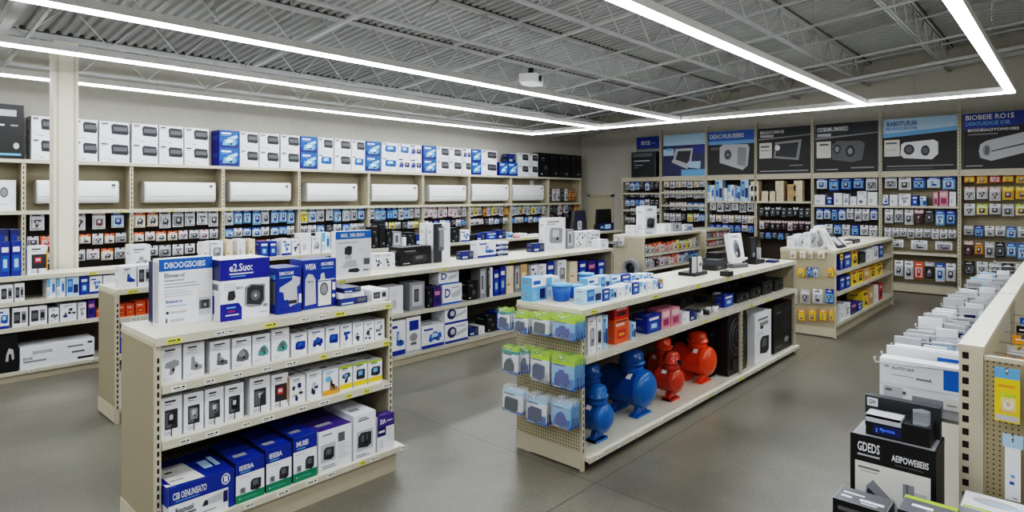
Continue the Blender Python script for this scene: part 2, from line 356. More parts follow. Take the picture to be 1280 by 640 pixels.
# ---- wall shelving under the air conditioners (front plane y = 11.4)
YA = 11.4; AUP = [atY(p, 230, YA)[0] for p in (30, 165, 280, 375, 462, 530, 588, 640, 687, 727)]
AX0, AX1 = .2, AUP[-1]; AS1, AS2 = 2.66, 1.9
t = WA = thing(None, 'wall_shelving', 'long beige wall shelving with air conditioners, boxes on top and packs below', 'wall shelving', None, (AX0, YW - .02, 0))
oy = YW - .02
for x in AUP + [AX0 + .02]:
    mb = MB().box(x - AX0 - .025, YA + .02 - oy, 0, x - AX0 + .025, YA + .06 - oy, AS1 - .04, 'beige'); slots(mb, x - AX0 - .025, YA + .02 - oy, x - AX0 + .025, .9, AS1 - .05, pitch=.075, sl=.045); part(mb, 'upright', t)
    part(MB().box(x - AX0 - .015, YA + .061 - oy, .02, x - AX0 + .015, -.03, AS1 - .04, 'beige2'), 'side_frame', t)
xs = [AX0] + AUP
for a, b in zip(xs, xs[1:]):
    for z in (AS1, AS2):
        shelf(t, (AX0, oy), a + .001, b - .001, YA, oy - .03, z, tags=4 if z == AS2 else 0, seed=int(a * 7), lip=.055)
    part(MB().box(a - AX0, -.028, AS2 - .04, b - AX0, -.018, AS1 - .04, 'olive'), 'back_panel', t)
    part(MB().box(a - AX0, -.028, .02, b - AX0, -.018, AS2 - .041, 'peg_shaded_dark'), 'peg_panel', t)  # panel colour darkened to add to the shade behind the packs
# ---- wall shelving under the posters (front plane x = 15.8), built facing -Y and turned
XB = 15.8; BPX = (777, 825, 882, 944, 1015, 1100, 1199, 1312)
BY = [atX(p, 230, XB)[0] for p in BPX]     # decreasing y
t = WB = thing(None, 'poster_wall_shelving', 'beige peg wall shelving standing under the row of product posters', 'wall shelving', None, (XW - .02, BY[0] + .03, 0), NX)
L = BY[0] - BY[-1] + .06; DB = -(XW - .02 - XB)   # local: x = BY[0]+.03 - y, y = worldx - (XW-.02)
bl = [BY[0] - y + .03 for y in BY]; BTOP = 2.66
for i, x in enumerate(bl):
    mb = MB().box(x - .03, DB + .02, 0, x + .03, DB + .07, 3.98 if 0 < i else 2.6, 'beige'); slots(mb, x - .03, DB + .02, x + .03, .2, 3.9 if i else 2.5, pitch=.075, sl=.045); part(mb, 'upright', t)
    part(MB().box(x - .012, DB + .071, .02, x + .012, -.03, 2.55, 'beige2'), 'side_frame', t)
BLEV = {0: (2.2, 1.7), 1: (2.22, 1.86), 2: (1.98,), 3: (1.98,), 4: (1.9,), 5: (1.9, .88), 6: ()}
for i, (a, b) in enumerate(zip(bl, bl[1:])):
    part(MB().box(a + .031, DB, BTOP - .13, b - .031, DB + .02, BTOP, 'beige'), 'fascia_board', t)
    part(MB().box(a + .031, DB + .021, BTOP - .03, b - .031, -.03, BTOP, 'beige2'), 'top_shelf', t)
    part(MB().box(a, -.028, .2, b, -.018, BTOP - .04, 'peg_shaded_dark' if i < 4 else ('gdark' if i == 4 else 'olive')), 'peg_panel', t)  # darker bays have the shade between packs put into the panel colour
    for z in BLEV[i]:
        sh = part(MB().box(a + .031, DB + .012, z - .03, b - .031, -.03, z, 'shelf'), 'shelf', t)
        part(MB().box(a + .031, DB, z - .05, b - .031, DB + .0115, z, 'lip'), 'price_strip', sh)
    part(MB().box(a + .031, DB, .02, b - .031, -.03, .17, 'beige2', top='shelf'), 'base_deck', t)
# ---- card file rack in the foreground right: spine along X with arms on both sides
FX, FY = 4.07, .36      # near end, spine y 0.36..0.46
t = FR = thing(None, 'card_file_rack', 'beige double sided rack with slotted post and wire arms in the near corner', 'display rack', None, (FX, FY, 0))
mb = MB().box(0, .0, 0, .05, .105, 1.30, 'beige')
z = .1
while z < 1.27:
    mb.add([(-.0008, .062, z), (-.0008, .09, z), (-.0008, .09, z + .035), (-.0008, .062, z + .035)], [[3, 2, 1, 0]], 'slot'); z += .068
part(mb, 'upright', t)
for xa, xb in ((.0, 2.33), (2.36, 5.2), (5.23, 8.2)):
    part(MB().box(xa, -.003, 1.301, xb, .108, 1.33, 'beige', top='shelf'), 'top_rail', t)
    part(MB().box(max(xa, .051), .03, .15, xb, .075, 1.30, 'beige2'), 'back_panel', t)
    if xa: part(MB().box(xa - .025, .0, 0, xa + .02, .105, 1.30, 'beige'), 'upright', t)
part(MB().box(.005, -.60, .1, .03, -.004, 1.262, 'peg_right'), 'end_panel', t)
part(MB().box(.0, -.60, 1.2625, .035, -.004, 1.285, 'beige'), 'panel_cap', t)
part(MB().box(.04, .108, .02, 8.2, .55, .16, 'beige2', top='shelf'), 'base_deck', t)
part(MB().box(.04, .108, .88, 8.2, .5, .9, 'steel'), 'shelf', t)
part(MB().box(.04, -.5, .02, 8.2, -.004, .16, 'beige2', top='shelf'), 'base_deck', t)
AX = [.16, .34, .62, .9, 1.15, 1.45, 1.75, 2.05, 2.3, 2.65, 3.0, 3.4, 3.8, 4.25, 4.7, 5.2, 5.7, 6.3, 6.9, 7.6]
for x in AX:
    part(MB().rod((x, .106, 1.145), (x, .535, 1.125), .0055, 'lgrey').rod((x, .535, 1.125), (x, .54, 1.155), .0055, 'lgrey'), 'wire_arm', t)
for i, x in enumerate([.2, .55, .9, 1.3, 1.7, 2.1]):
    for z in (1.2, .98): part(MB().rod((x, -.001, z), (x, -.36, z - .01), .004, 'chrome').rod((x, -.36, z - .01), (x, -.365, z + .02), .004, 'chrome'), 'wire_arm', t)
# ---------------------------------------------------------------- printed artwork for cartons: lists of flat shapes in 0..1 of a face
def rl(x, y, w, n, dy, m, t=.016, seed=0):
    r = random.Random(seed + int(x * 100) + n); return [('r', x, y - i * dy - t, x + w * r.uniform(.55, 1), y - i * dy, m) for i in range(n)]
SH = {
 'drill': [(0, .5), (.08, .82), (.7, .98), (1, .85), (1, .55), (.74, .48), (.62, .02), (.3, 0), (.38, .42)],
 'mouse': [(0, .1), (.05, .5), (.3, .85), (.6, 1), (.85, .8), (1, .45), (.95, .08), (.5, 0)],
 'motor': [(0, .2), (.12, .75), (.3, .75), (.36, .98), (.62, .98), (.68, .8), (.95, .8), (1, .3), (.85, .22), (.85, 0), (.6, 0), (.6, .14), (.3, .14), (.3, 0), (.08, 0)],
 'cube': [(0, .12), (.02, .8), (.25, 1), (1, .92), (.98, .15), (.7, 0)],
 'slab': [(0, .2), (.05, .85), (.15, 1), (.95, .95), (1, .8), (.98, .1), (.9, 0), (.1, .05)],
 'tower': [(.1, 0), (.05, .85), (.3, 1), (.8, 1), (.95, .85), (.9, 0)],
 'gun': [(0, .75), (.1, 1), (.9, 1), (1, .8), (.55, .62), (.5, 0), (.25, 0), (.22, .6)],
 'boot': [(.2, .1), (.25, .95), (.45, 1), (.55, .5), (1, .3), (1, .05), (.6, 0)],
}
def shp(n, x0, y0, x1, y1, m, hi=None):
    P = [(x0 + a * (x1 - x0), y0 + b * (y1 - y0)) for a, b in SH[n]]
    e = [('p', P, m)]
    if hi:
        e.append(('p', [(x0 + (.22 + .5 * a) * (x1 - x0), y0 + (.38 + .48 * b) * (y1 - y0)) for a, b in SH[n]], hi))
        e.append(('e', x0 + .6 * (x1 - x0), y0 + .3 * (y1 - y0), .09 * (x1 - x0), .12 * (y1 - y0), 'black'))
    return e
def carton_art(st, sd):
    r = random.Random(sd); sp = r.choice(list(SH)); j = lambda a, b: r.uniform(a, b)
    ti = lambda m='dark', x=.2: [('r', x, .86, x + j(.4, .6), .905, m), ('r', x, .80, x + j(.25, .45), .825, 'mgrey')]
    W = 'white'
    if st == 'tool':      # white carton, grey product
        d = r.choice(('grey', 'grey', 'mgrey', 'dark')); return W, ti() + rl(.12, .76, .6, 2, .04, 'lgrey', seed=sd) + shp(r.choice(('drill', 'mouse', 'boot')), .2, .2, .88, .62, d, 'mgrey') + rl(.1, .13, .5, 2, .05, 'lgrey', seed=sd)
    if st == 'teal': return W, ti() + shp('mouse', .3, .25, .9, .62, 'teal', 'grey') + rl(.1, .15, .6, 2, .05, 'lgrey', seed=sd)
    if st == 'bluetool': return W, ti('blue') + rl(.12, .74, .6, 1, .04, 'sky', seed=sd) + shp(sp, .25, .25, .9, .66, 'blue', 'midblue') + rl(.1, .15, .5, 2, .05, 'lgrey', seed=sd)
    if st == 'window': return W, ti() + [('r', .2, .2, .8, .68, 'dark'), ('r', .24, .24, .5, .62, 'grey')] + shp(r.choice(('tower', 'gun', 'cube')), .3, .32, .72, .6, r.choice(('grey', 'mgrey', 'black')), 'lgrey') + [('r', .48, .02, .53, .22, 'black')] + rl(.16, .14, .5, 2, .05, 'mgrey', seed=sd)
    if st == 'redwin': return W, ti() + [('r', .2, .2, .95, .7, 'dark'), ('r', .36, .4, .7, .6, 'red'), ('r', .4, .46, .64, .56, 'rose'), ('r', .93, .1, 1, .85, 'amber'), ('r', .48, .02, .53, .22, 'black')] + rl(.16, .14, .6, 2, .05, 'mgrey', seed=sd)
    if st == 'parts':     # white carton, small dark bits
        e = ti('mgrey')
        for k in range(r.randint(5, 8)): x, y = j(.1, .75), j(.1, .62); e.append(('r', x, y, x + j(.1, .26), y + j(.07, .18), r.choice(('dark', 'grey', 'dark', 'black', 'lgrey', 'navy'))))
        return W, e
    if st == 'lime': return W, ti() + [('r', 0, .06, 1, .26, 'yellow'), ('r', 0, .9, 1, 1, 'lime')] + shp(sp, .2, .3, .85, .72, 'dark', 'sky')
    if st == 'amberfoot': return W, ti('sky') + [('r', 0, 0, 1, .2, 'amber')] + shp('boot', .3, .12, .95, .6, 'brown', 'black') + [('e', .35, .62, .2, .12, 'sky')]
    if st == 'bluegreen': return W, [('r', 0, .68, 1, 1, 'blue'), ('t', r.choice(('INIIZIE', 'IMUIIEI', 'IEIEIIA')), .12, .78, .62, .9, W), ('r', .14, .72, .5, .745, 'sky'), ('r', 0, 0, 1, .2, 'green'), ('r', .1, .09, .16, .11, W), ('r', .2, .085, .75, .11, 'teal')] + shp('cube', .5, .2, .88, .5, 'dark', 'grey') + shp('tower', .12, .22, .34, .36, 'mgrey', 'grey') + rl(.1, .62, .5, 1, .04, 'lgrey')
    if st == 'whitepurple': return W, [('r', .12, .86, .4, .9, 'mgrey'), ('r', .06, .22, .5, .66, 'lgrey')] + shp('cube', .14, .26, .46, .58, 'dark', 'grey') + [('r', .58, .62, .78, .84, 'grey')] + rl(.56, .56, .38, 6, .06, 'lgrey') + rl(.1, .14, .5, 2, .05, 'dark')
    if st == 'tallwhite': return W, [('r', .2, .84, .7, .87, 'grey'), ('r', .24, .89, .6, .91, 'dark'), ('r', .14, .18, .88, .62, 'lgrey')] + shp('cube', .2, .22, .8, .58, 'dark', 'grey') + [('r', .48, .3, .56, .56, 'black')] + rl(.12, .1, .7, 2, .04, 'grey')
    if st == 'purplehead': return W, [('r', 0, .66, 1, 1, 'purple'), ('t', 'SIA', .15, .76, .5, .9, W), ('r', .55, .8, .9, .84, 'lgrey'), ('r', 0, .42, .5, .68, 'navy'), ('r', .08, .52, .42, .58, W)] + rl(.5, .6, .4, 6, .07, 'lgrey') + rl(.08, .3, .3, 3, .08, 'mgrey')
    if st == 'blueart': return 'midblue', [('p', [(0, .0), (1, 0), (1, .3), (.5, .45), (0, .3)], 'blue')] + shp('motor', .15, .1, .9, .62, 'sky', W) + [('p', [(.5, .62), (.9, .78), (.95, .62), (.7, .5)], 'pale')] + [('r', .1, .78, .6, .88, W), ('r', .1, .08, .9, .16, 'navy')] + rl(.1, .72, .5, 1, .06, 'pale')
    if st == 'acbox': return W, [('r', .06, .86, .28, .92, 'dark'), ('r', .06, .79, .2, .82, 'mgrey')] + [('p', [(.4, .4), (.38, .8), (.45, .9), (.94, .87), (.98, .48), (.92, .37)], 'dark'), ('r', .46, .56, .92, .76, 'grey'), ('r', .48, .45, .9, .5, 'black')] + rl(.06, .25, .3, 3, .06, 'lgrey', seed=sd) + [('r', .3, .1, .5, .13, 'mgrey')]
    if st == 'acbox_blue': return W, [('r', .06, .86, .3, .92, 'navy')] + shp('slab', .2, .35, .9, .82, 'midblue', 'pale') + rl(.06, .22, .5, 2, .07, 'lgrey', seed=sd)
    if st == 'bits_blue': return W, [('r', .05, .84, .4, .92, 'dark')] + shp('motor', .08, .3, .46, .75, 'blue', 'grey') + shp('slab', .54, .35, .96, .7, 'navy', 'mgrey') + rl(.06, .2, .5, 2, .07, 'lgrey', seed=sd)
    if st == 'whiteblue': return W, [('r', 0, 0, 1, .14, 'blue'), ('r', .1, .78, .5, .86, 'blue')] + shp(sp, .3, .25, .9, .7, 'midblue', 'pale') + rl(.08, .7, .3, 3, .08, 'lgrey', seed=sd)
    if st == 'whitegrey': return W, ti('mgrey', .1) + shp(sp, .2, .2, .85, .7, 'mgrey', 'lgrey') + rl(.1, .13, .5, 2, .05, 'lgrey', seed=sd)
    if st == 'blueP': return W, [('t', 'D', .12, .35, .4, .8, 'blue'), ('p', [(.45, .5), (.95, .75), (.9, .4), (.5, .3)], 'lgrey'), ('r', 0, 0, 1, .1, 'midblue'), ('r', .48, .8, .9, .84, 'mgrey')]
    if st == 'blueC': return W, [('e', .3, .55, .2, .3, 'navy'), ('e', .33, .58, .1, .16, 'lgrey'), ('p', [(.45, .45), (.95, .7), (.95, .5), (.5, .3)], 'lgrey'), ('r', 0, 0, 1, .12, 'blue'), ('r', .5, .8, .9, .85, 'mgrey')]
    if st == 'whitetower': return W, [('r', .2, .62, .85, .9, 'blue'), ('e', .5, .42, .28, .12, 'mgrey'), ('r', .3, .2, .7, .28, 'grey'), ('r', 0, 0, 1, .06, 'lgrey')]
    if st == 'skybox': return 'sky', [('r', 0, .6, 1, 1, W), ('r', .1, .7, .6, .86, 'midblue'), ('r', .55, .08, .92, .5, 'navy')] + rl(.08, .4, .35, 3, .1, W, seed=sd)
    if st == 'skywhite': return W, [('r', 0, .55, .4, 1, 'sky'), ('r', .55, .2, .95, .85, 'pale'), ('r', .62, .3, .85, .7, 'midblue'), ('r', .05, .1, .35, .4, 'pale')]
    if st == 'palebox': return 'pale', [('r', .08, .2, .5, .9, 'midblue'), ('r', .56, .15, .94, .6, 'navy'), ('r', .14, .5, .44, .8, 'sky')] + rl(.56, .9, .36, 2, .1, W, seed=sd)
    if st == 'orange': return 'orange', [('r', .1, .72, .7, .82, 'rose'), ('r', .2, .2, .8, .55, 'red'), ('r', .3, .3, .7, .42, 'amber'), ('r', .1, .88, .9, .93, 'dark')]
    if st == 'red': return 'red', [('r', .15, .7, .85, .85, 'rose'), ('r', .2, .2, .8, .55, 'maroon')]
    if st == 'black': return 'black', [('r', .15, .75, .5, .8, 'mgrey'), ('r', .2, .66, .6, .68, 'grey')] + shp(sp, .35, .15, .9, .55, 'dark', 'grey') + [('r', .1, .1, .3, .14, W)]
    if st == 'blackbox': return 'black', [('r', .1, .78, .75, .9, 'lgrey'), ('r', .1, .6, .35, .63, W), ('r', .55, .6, .8, .63, 'mgrey'), ('e', .74, .24, .1, .06, 'lgrey'), ('r', .08, .06, .9, .1, 'sky')]
    if st == 'blacksq': return 'black', [('r', .12, .84, .3, .87, 'mgrey'), ('r', .6, .84, .86, .88, 'grey'), ('r', .16, .12, .5, .24, 'dark'), ('r', .6, .12, .85, .2, 'mgrey')]
    if st == 'yellow': return 'yellow', [('r', 0, .75, 1, 1, 'amber'), ('r', .15, .8, .8, .92, 'dark')] + shp(sp, .2, .15, .85, .65, 'dark', 'amber')
    if st == 'yellowblue': return 'blue', [('r', 0, .62, 1, 1, 'yellow'), ('r', .15, .75, .8, .88, 'navy')] + shp(sp, .2, .1, .85, .55, 'pale', 'lgrey')
    if st == 'cream': return 'cream', [('r', .12, .55, .7, .7, 'offwhite'), ('r', .12, .3, .5, .36, 'brown')]
    if st == 'tan': return 'tan', [('r', .2, .4, .8, .7, 'cream'), ('r', .2, .2, .6, .27, 'brown')]
    if st == 'pinkbox': return 'pink', [('r', .1, .6, .9, .9, 'rose'), ('r', .2, .15, .8, .5, 'magenta')]
    if st == 'purplebook': return 'purple', [('r', .15, .6, .85, .8, 'pink'), ('r', .2, .2, .8, .5, 'navy')]
    if st == 'bluebook': return 'blue', [('r', .15, .7, .85, .85, W), ('r', .15, .15, .85, .6, 'midblue'), ('r', .3, .25, .7, .5, 'pale')]
    if st == 'floral':
        e = []
        for k in range(14): x, y = j(.05, .9), j(.05, .9); e.append(('e', x, y, j(.03, .07), j(.04, .09), r.choice(('dark', 'grey', 'mgrey', 'navy')), 7))
        return W, e
    if st == 'plain': return W, rl(.15, .8, .6, 2, .1, 'lgrey', seed=sd) + [('r', .2, .2, .5, .5, 'lgrey')]
    if st == 'flatpic': return W, [('r', .08, .2, .5, .8, 'dark'), ('r', .14, .35, .44, .65, 'grey'), ('r', .58, .2, .9, .8, 'mgrey'), ('r', .64, .35, .84, .65, 'black')]
    if st == 'greydev': return 'mgrey', [('r', .15, .15, .85, .9, 'lgrey'), ('r', .3, .3, .6, .75, 'dark'), ('r', .35, .36, .55, .7, 'grey')]
    if st == 'darkpanel': return W, [('r', .0, .0, .5, 1, 'dark'), ('r', .3, .3, .62, .92, 'grey'), ('r', .38, .4, .58, .86, 'mgrey'), ('r', .3, .84, .8, .88, 'lgrey')]
    if st == 'navyflat': return 'navy', [('r', .05, .55, .6, .9, 'blue'), ('r', .65, .3, .95, .85, 'grey'), ('r', .08, .15, .5, .4, 'pale')]
    return W, []
LOOK = {'tool': 'white tool box with grey tool picture', 'teal': 'white tool box with teal tool picture', 'bluetool': 'white box with blue tool picture', 'window': 'white box with dark framed picture',
 'redwin': 'white box with red tag', 'parts': 'white box picturing dark parts', 'lime': 'white box with yellow band', 'amberfoot': 'white box with amber foot band',
 'bluegreen': 'white carton with blue head and green foot', 'whitepurple': 'white carton with purple top', 'tallwhite': 'tall white carton with grey machine picture', 'purplehead': 'white carton with purple head',
 'blueart': 'bright blue picture carton', 'acbox': 'white carton picturing a dark unit', 'acbox_blue': 'white carton picturing a blue unit', 'bits_blue': 'white carton with two blue pictures', 'whiteblue': 'white carton with blue foot',
 'whitegrey': 'white carton with pale grey picture', 'blueP': 'white carton with big blue letter', 'blueC': 'white carton with navy ring picture', 'whitetower': 'tall white carton with blue patch', 'skybox': 'sky blue small carton',
 'skywhite': 'white and sky blue carton', 'palebox': 'pale blue picture carton', 'orange': 'small orange carton', 'red': 'small red carton', 'black': 'black carton', 'blackbox': 'black carton with white print', 'blacksq': 'plain black carton',
 'yellow': 'yellow carton', 'yellowblue': 'blue and yellow carton', 'cream': 'small cream carton', 'tan': 'small tan carton', 'pinkbox': 'pink carton', 'purplebook': 'purple printed pack', 'bluebook': 'blue printed pack', 'floral': 'white carton speckled with dark pictures',
 'plain': 'plain white carton', 'flatpic': 'white carton with two dark pictures', 'greydev': 'grey boxed appliance', 'darkpanel': 'white carton with dark appliance panel', 'navyflat': 'flat navy blue carton'}
TOPM = {'bluegreen': 'blue', 'whitepurple': 'purple', 'blueart': 'blue', 'purplehead': 'purple'}
SIDEM = {'bluegreen': 'navy', 'blueart': 'royal'}
_sd = [100]
def carton(st, w, d, h, seed=None):
    _sd[0] += 1; sd = _sd[0] if seed is None else seed
    body, fr = carton_art(st, sd); mb = MB(); tm = TOPM.get(st, body); sm = SIDEM.get(st, body)
    mb.box(0, 0, 0, w, d, h, body, top=tm)
    mb.decal((0, 0, 0), (1, 0, 0), (0, 0, 1), (0, -1, 0), w, h, fr)
    if sm != body: mb.decal((0, d, 0), (0, -1, 0), (0, 0, 1), (-1, 0, 0), d, h, [('r', 0, 0, 1, 1, sm), ('r', .2, .5, .8, .7, 'midblue')])
    else:
        dk = 'lgrey' if body in ('white', 'offwhite') else 'mgrey'
        mb.decal((0, d, 0), (0, -1, 0), (0, 0, 1), (-1, 0, 0), d, h, [('r', .15, .75, .7, .82, dk), ('r', .15, .3, .6, .34, dk), ('r', .15, .2, .75, .24, dk)])
    mb.decal((0, 0, h), (1, 0, 0), (0, 1, 0), (0, 0, 1), w, d, [('r', 0, .495, 1, .505, 'lgrey' if tm in ('white', 'offwhite') else 'grey'), ('r', .15, .2, .6, .32, 'mgrey')])
    return mb
def cart(name, st, loc, w, d, h, label, cat='box', group=None, rz=0): return thing(carton(st, w, d, h), name, label, cat, group, (loc[0], loc[1], loc[2] + .0012), rz)
def rowY(specs, Y, z, d, place, group, name='boxed_tool', count_from='', cat='box', off=0):
    # specs: (left px, right px, top px at the left edge, style); place: words after the ordinal
    for i, s in enumerate(specs):
        x0 = atY(s[0], 300, Y)[0]; x1 = atY(s[1], 300, Y)[0]; h = max(.02, atY(s[0], s[2], Y)[1] - z)
        st = s[3]; dd = s[4] if len(s) > 4 else d
        lab = s[5] if len(s) > 5 else '%s, %s %s' % (LOOK[st], ORD[i + off], place)
        cart(name, st, (x0 + .002, Y, z), x1 - x0 - .005, dd, h, lab, cat, group)
def onT(name, pl, pb, pr, pt, z, st, d, label, cat='box', group=None, dz=0, rz=0, Y=None):
    x, y = atZ(pl, pb, z)
    if Y: y = Y; x = atY(pl, 300, Y)[0]
    h = atY(pl, pt, y)[1] - z; x1 = atY(pr, 300, y)[0] - .004
    return cart(name, st, (x, y, z + dz), x1 - x, d, h - dz, label, cat, group, rz)
def _unused(pl, pt, pr, y, z):
    h = atY(pl, pt, y)[1] - z; x1 = atY(pr, 300, y)[0]
    return cart(name, st, (x, y, z + dz), x1 - x, d, h - dz, label, cat, group, rz)

# ---- near rack, three stocked shelves
Y = 4.02
G = 'boxed tools on the upper shelf of the near rack'
rowY([(200, 227.5, 435, 'tool'), (229, 256, 431, 'tool'), (262, 288, 428, 'tool'), (290, 314.5, 424, 'tool'), (315.5, 338, 420, 'teal'), (339, 362, 413, 'teal'), (364, 384, 419, 'bluetool'), (385.5, 406, 414, 'bluetool'),
      (407, 424.5, 410, 'bluetool'), (425.5, 440, 407, 'bluetool'), (441, 454.5, 405, 'parts'), (455, 468, 403, 'parts'), (468.5, 481, 401, 'parts')], Y, FGS[0], .3, "from the end panel, near rack's upper shelf", G)
G = 'boxed tools on the middle shelf of the near rack'
rowY([(200, 228, 499, 'window'), (229.5, 255, 494, 'window'), (256, 280, 488, 'window'), (281, 305, 483, 'window'), (312, 338, 474, 'window'), (339, 360.5, 470, 'redwin'), (362, 382, 473, 'parts'), (383, 402.5, 467, 'parts'),
      (403.5, 423, 464, 'amberfoot'), (424, 440.5, 459, 'lime'), (441.5, 459, 455, 'lime'), (460, 478, 452, 'lime')], Y, FGS[1], .3, "from the end panel, near rack's middle shelf", G)
G = 'cartons on the bottom deck of the near rack'
rowY([(294.5, 331, 580, 'bluegreen'), (332.5, 365, 564, 'bluegreen'), (366.5, 396.5, 549, 'bluegreen'), (398, 440, 541, 'whitepurple'), (441.5, 470, 521, 'tallwhite'), (471.5, 493, 522, 'purplehead', .07)],
     3.89, .185, .42, "along the near rack's bottom deck", G, name='floor_stock_carton', off=1)
# big blue and white carton with writing
x0 = atY(201, 300, 3.89)[0]; x1 = atY(293, 300, 3.89)[0]; x0 = max(x0, 1.292); hh = atY(200, 616, 3.89)[1] - .185; w = x1 - x0
mb = MB().box(0, 0, 0, w, .44, hh, 'white', top='blue')
mb.decal((0, 0, 0), (1, 0, 0), (0, 0, 1), (0, -1, 0), w, hh, [('r', 0, .56, 1, 1, 'blue'), ('r', .9, 0, 1, .6, 'blue'), ('t', 'CSB OENUNISATO', .06, .68, .56, .86, 'white'), ('r', .1, .62, .45, .64, 'sky'), ('e', .86, .8, .07, .15, 'white'), ('e', .86, .8, .055, .12, 'blue'), ('r', .83, .72, .89, .88, 'white'),
  ('t', 'Busumusol', .1, .32, .36, .47, 'dark'), ('r', .1, .24, .4, .29, 'grey'), ('p', [(.5, .3), (.52, .42), (.8, .5), (.8, .3)], 'lgrey'), ('p', [(.49, .28), (.53, .42), (.58, .4), (.58, .28)], 'dark'), ('r', .82, .2, .89, .5, 'navy'), ('r', .1, .12, .7, .15, 'mgrey')])
mb.decal((0, 0, hh), (1, 0, 0), (0, 1, 0), (0, 0, 1), w, .44, [('p', [(.0, .08), (.56, .05), (.5, .75), (.0, .75)], 'offwhite'), ('r', .1, .2, .3, .24, 'mgrey'), ('r', .15, .5, .25, .55, 'dark'), ('p', [(.0, .2), (.08, .1), (.06, .5), (.0, .5)], 'royal'), ('r', .66, .3, .8, .6, 'pale'), ('r', .84, .3, .92, .7, 'pale')])
mb.decal((0, .44, 0), (0, -1, 0), (0, 0, 1), (-1, 0, 0), .44, hh, [('r', 0, .5, 1, 1, 'blue')])
thing(mb, 'floor_stock_carton', 'large blue and white carton nearest the end panel on the near rack deck', 'box', G, (x0, 3.89, .1862))
# ---- near rack, top
def heroY(name, pl, pb, pr, pt, z, d, body, els, label, top=None, side=None):
    x, y = atZ(pl, pb, z); h = atY(pl, pt, y)[1] - z; w = atY(pr, 300, y)[0] - x
    mb = MB().box(0, 0, 0, w, d, h, body, top=top or body)
    mb.decal((0, 0, 0), (1, 0, 0), (0, 0, 1), (0, -1, 0), w, h, els)
    if side: mb.decal((0, d, 0), (0, -1, 0), (0, 0, 1), (-1, 0, 0), d, h, side)
    return thing(mb, name, label, 'box', None, (x, y, z + .0012))
W = 'white'
heroY('product_box', 198.5, 410, 265.5, 325, FGT, .11, W, [('r', 0, .82, 1, 1, 'midblue'), ('t', 'DIIOOGSOIBS', .1, .86, .86, .95, W), ('t', 'Elimsan.nl', .1, .72, .46, .785, 'dark'), ('t', 'loonamorios', .1, .665, .46, .70, 'dark')] + rl(.1, .63, .75, 2, .045, 'mgrey', .012) + rl(.1, .53, .6, 3, .04, 'lgrey', .012) +
      [('t', 'Smenet.vs', .12, .34, .42, .39, 'midblue'), ('r', .12, .29, .5, .3, 'sky'), ('e', .15, .2, .028, .022, 'dark'), ('r', .2, .19, .5, .215, 'lgrey'), ('r', .12, .05, .15, .12, 'grey'), ('r', .2, .06, .45, .1, 'lgrey'),
       ('r', .73, .12, .96, .48, 'lgrey'), ('r', .74, .2, .95, .34, 'grey'), ('r', .79, .21, .92, .33, 'dark'), ('e', .85, .26, .03, .03, 'mgrey'), ('r', .73, .38, .96, .48, 'offwhite')],
      'tall white box with blue head and black product, leftmost on the near rack', side=[('r', .1, .05, .9, .95, 'lgrey')])
heroY('product_box', 275, 403, 337, 326, FGT, .3, W, [('r', 0, .66, 1, 1, 'royal'), ('t', 'e2.Suo:', .18, .8, .64, .93, W), ('r', .18, .75, .66, .77, W), ('r', .2, .71, .5, .725, 'sky')] + rl(.08, .6, .3, 3, .04, 'lgrey', .012) + [('t', '013', .32, .5, .43, .55, 'dark'), ('p', [(.14, .36), (.16, .48), (.28, .49), (.3, .38), (.26, .33), (.16, .33)], 'dark'),
      ('p', [(.48, .22), (.48, .52), (.6, .57), (.9, .55), (.9, .26), (.82, .18), (.6, .18)], 'mgrey'), ('p', [(.52, .24), (.53, .5), (.62, .55), (.87, .52), (.87, .28), (.8, .2)], 'dark'), ('e', .7, .37, .1, .09, 'grey'), ('e', .7, .37, .03, .03, 'lgrey'),
      ('p', [(0, 0), (.42, 0), (.42, .2), (.36, .28), (0, .28)], 'royal'), ('r', .12, .2, .3, .225, 'sky'), ('r', .1, .08, .36, .1, W), ('r', .14, .14, .28, .16, 'red'), ('e', .9, .19, .05, .03, 'mgrey'), ('r', .78, .07, .94, .09, 'lgrey')],
      'white box with royal blue head and black speaker picture on the near rack top', side=[('r', 0, .66, 1, 1, 'navy'), ('r', .1, .5, .9, .6, 'grey'), ('r', .1, .1, .7, .4, 'royal')])
heroY('product_box', 346.5, 394, 377, 336, FGT, .24, 'blue', [('t', 'SIMOOAM', .08, .84, .66, .92, W), ('r', .08, .78, .6, .8, 'sky'), ('p', [(.08, .5), (.1, .58), (.6, .72), (.62, .82), (.95, .76), (.92, .6), (.8, .56), (.84, .2), (.5, .14), (.45, .3), (.28, .3), (.25, .46)], 'lgrey'), ('r', .46, .2, .8, .28, 'dark'), ('r', .88, .2, .99, .4, W), ('r', .05, .08, .7, .12, 'royal')],
      'blue box with pale machine picture beside the speaker box on the near rack', side=[('r', .1, .2, .9, .7, 'grey'), ('r', .1, .75, .9, .85, 'sky')])
heroY('product_box', 379, 388, 420, 326, FGT, .2, 'blue', [('t', 'WIEIA', .06, .8, .38, .92, W), ('t', 'IEIOIBES', .54, .86, .92, .93, W), ('r', .54, .8, .9, .82, 'sky'), ('p', [(.05, .08), (.06, .62), (.14, .72), (.28, .7), (.36, .6), (.38, .1)], 'lgrey'), ('r', .14, .54, .2, .57, 'dark'), ('r', .24, .54, .28, .57, 'dark'),
      ('r', .44, .04, .84, .54, 'offwhite'), ('e', .62, .38, .13, .14, 'grey'), ('e', .62, .38, .09, .1, 'mgrey'), ('p', [(.5, .56), (.52, .7), (.62, .72), (.66, .58)], 'lgrey'), ('r', .44, .56, .96, .58, W), ('r', .88, .34, .97, .5, W), ('e', .92, .22, .05, .04, W)],
      'blue box with two white appliance pictures, right of the pale machine box', side=[('r', .1, .2, .9, .8, 'royal')])
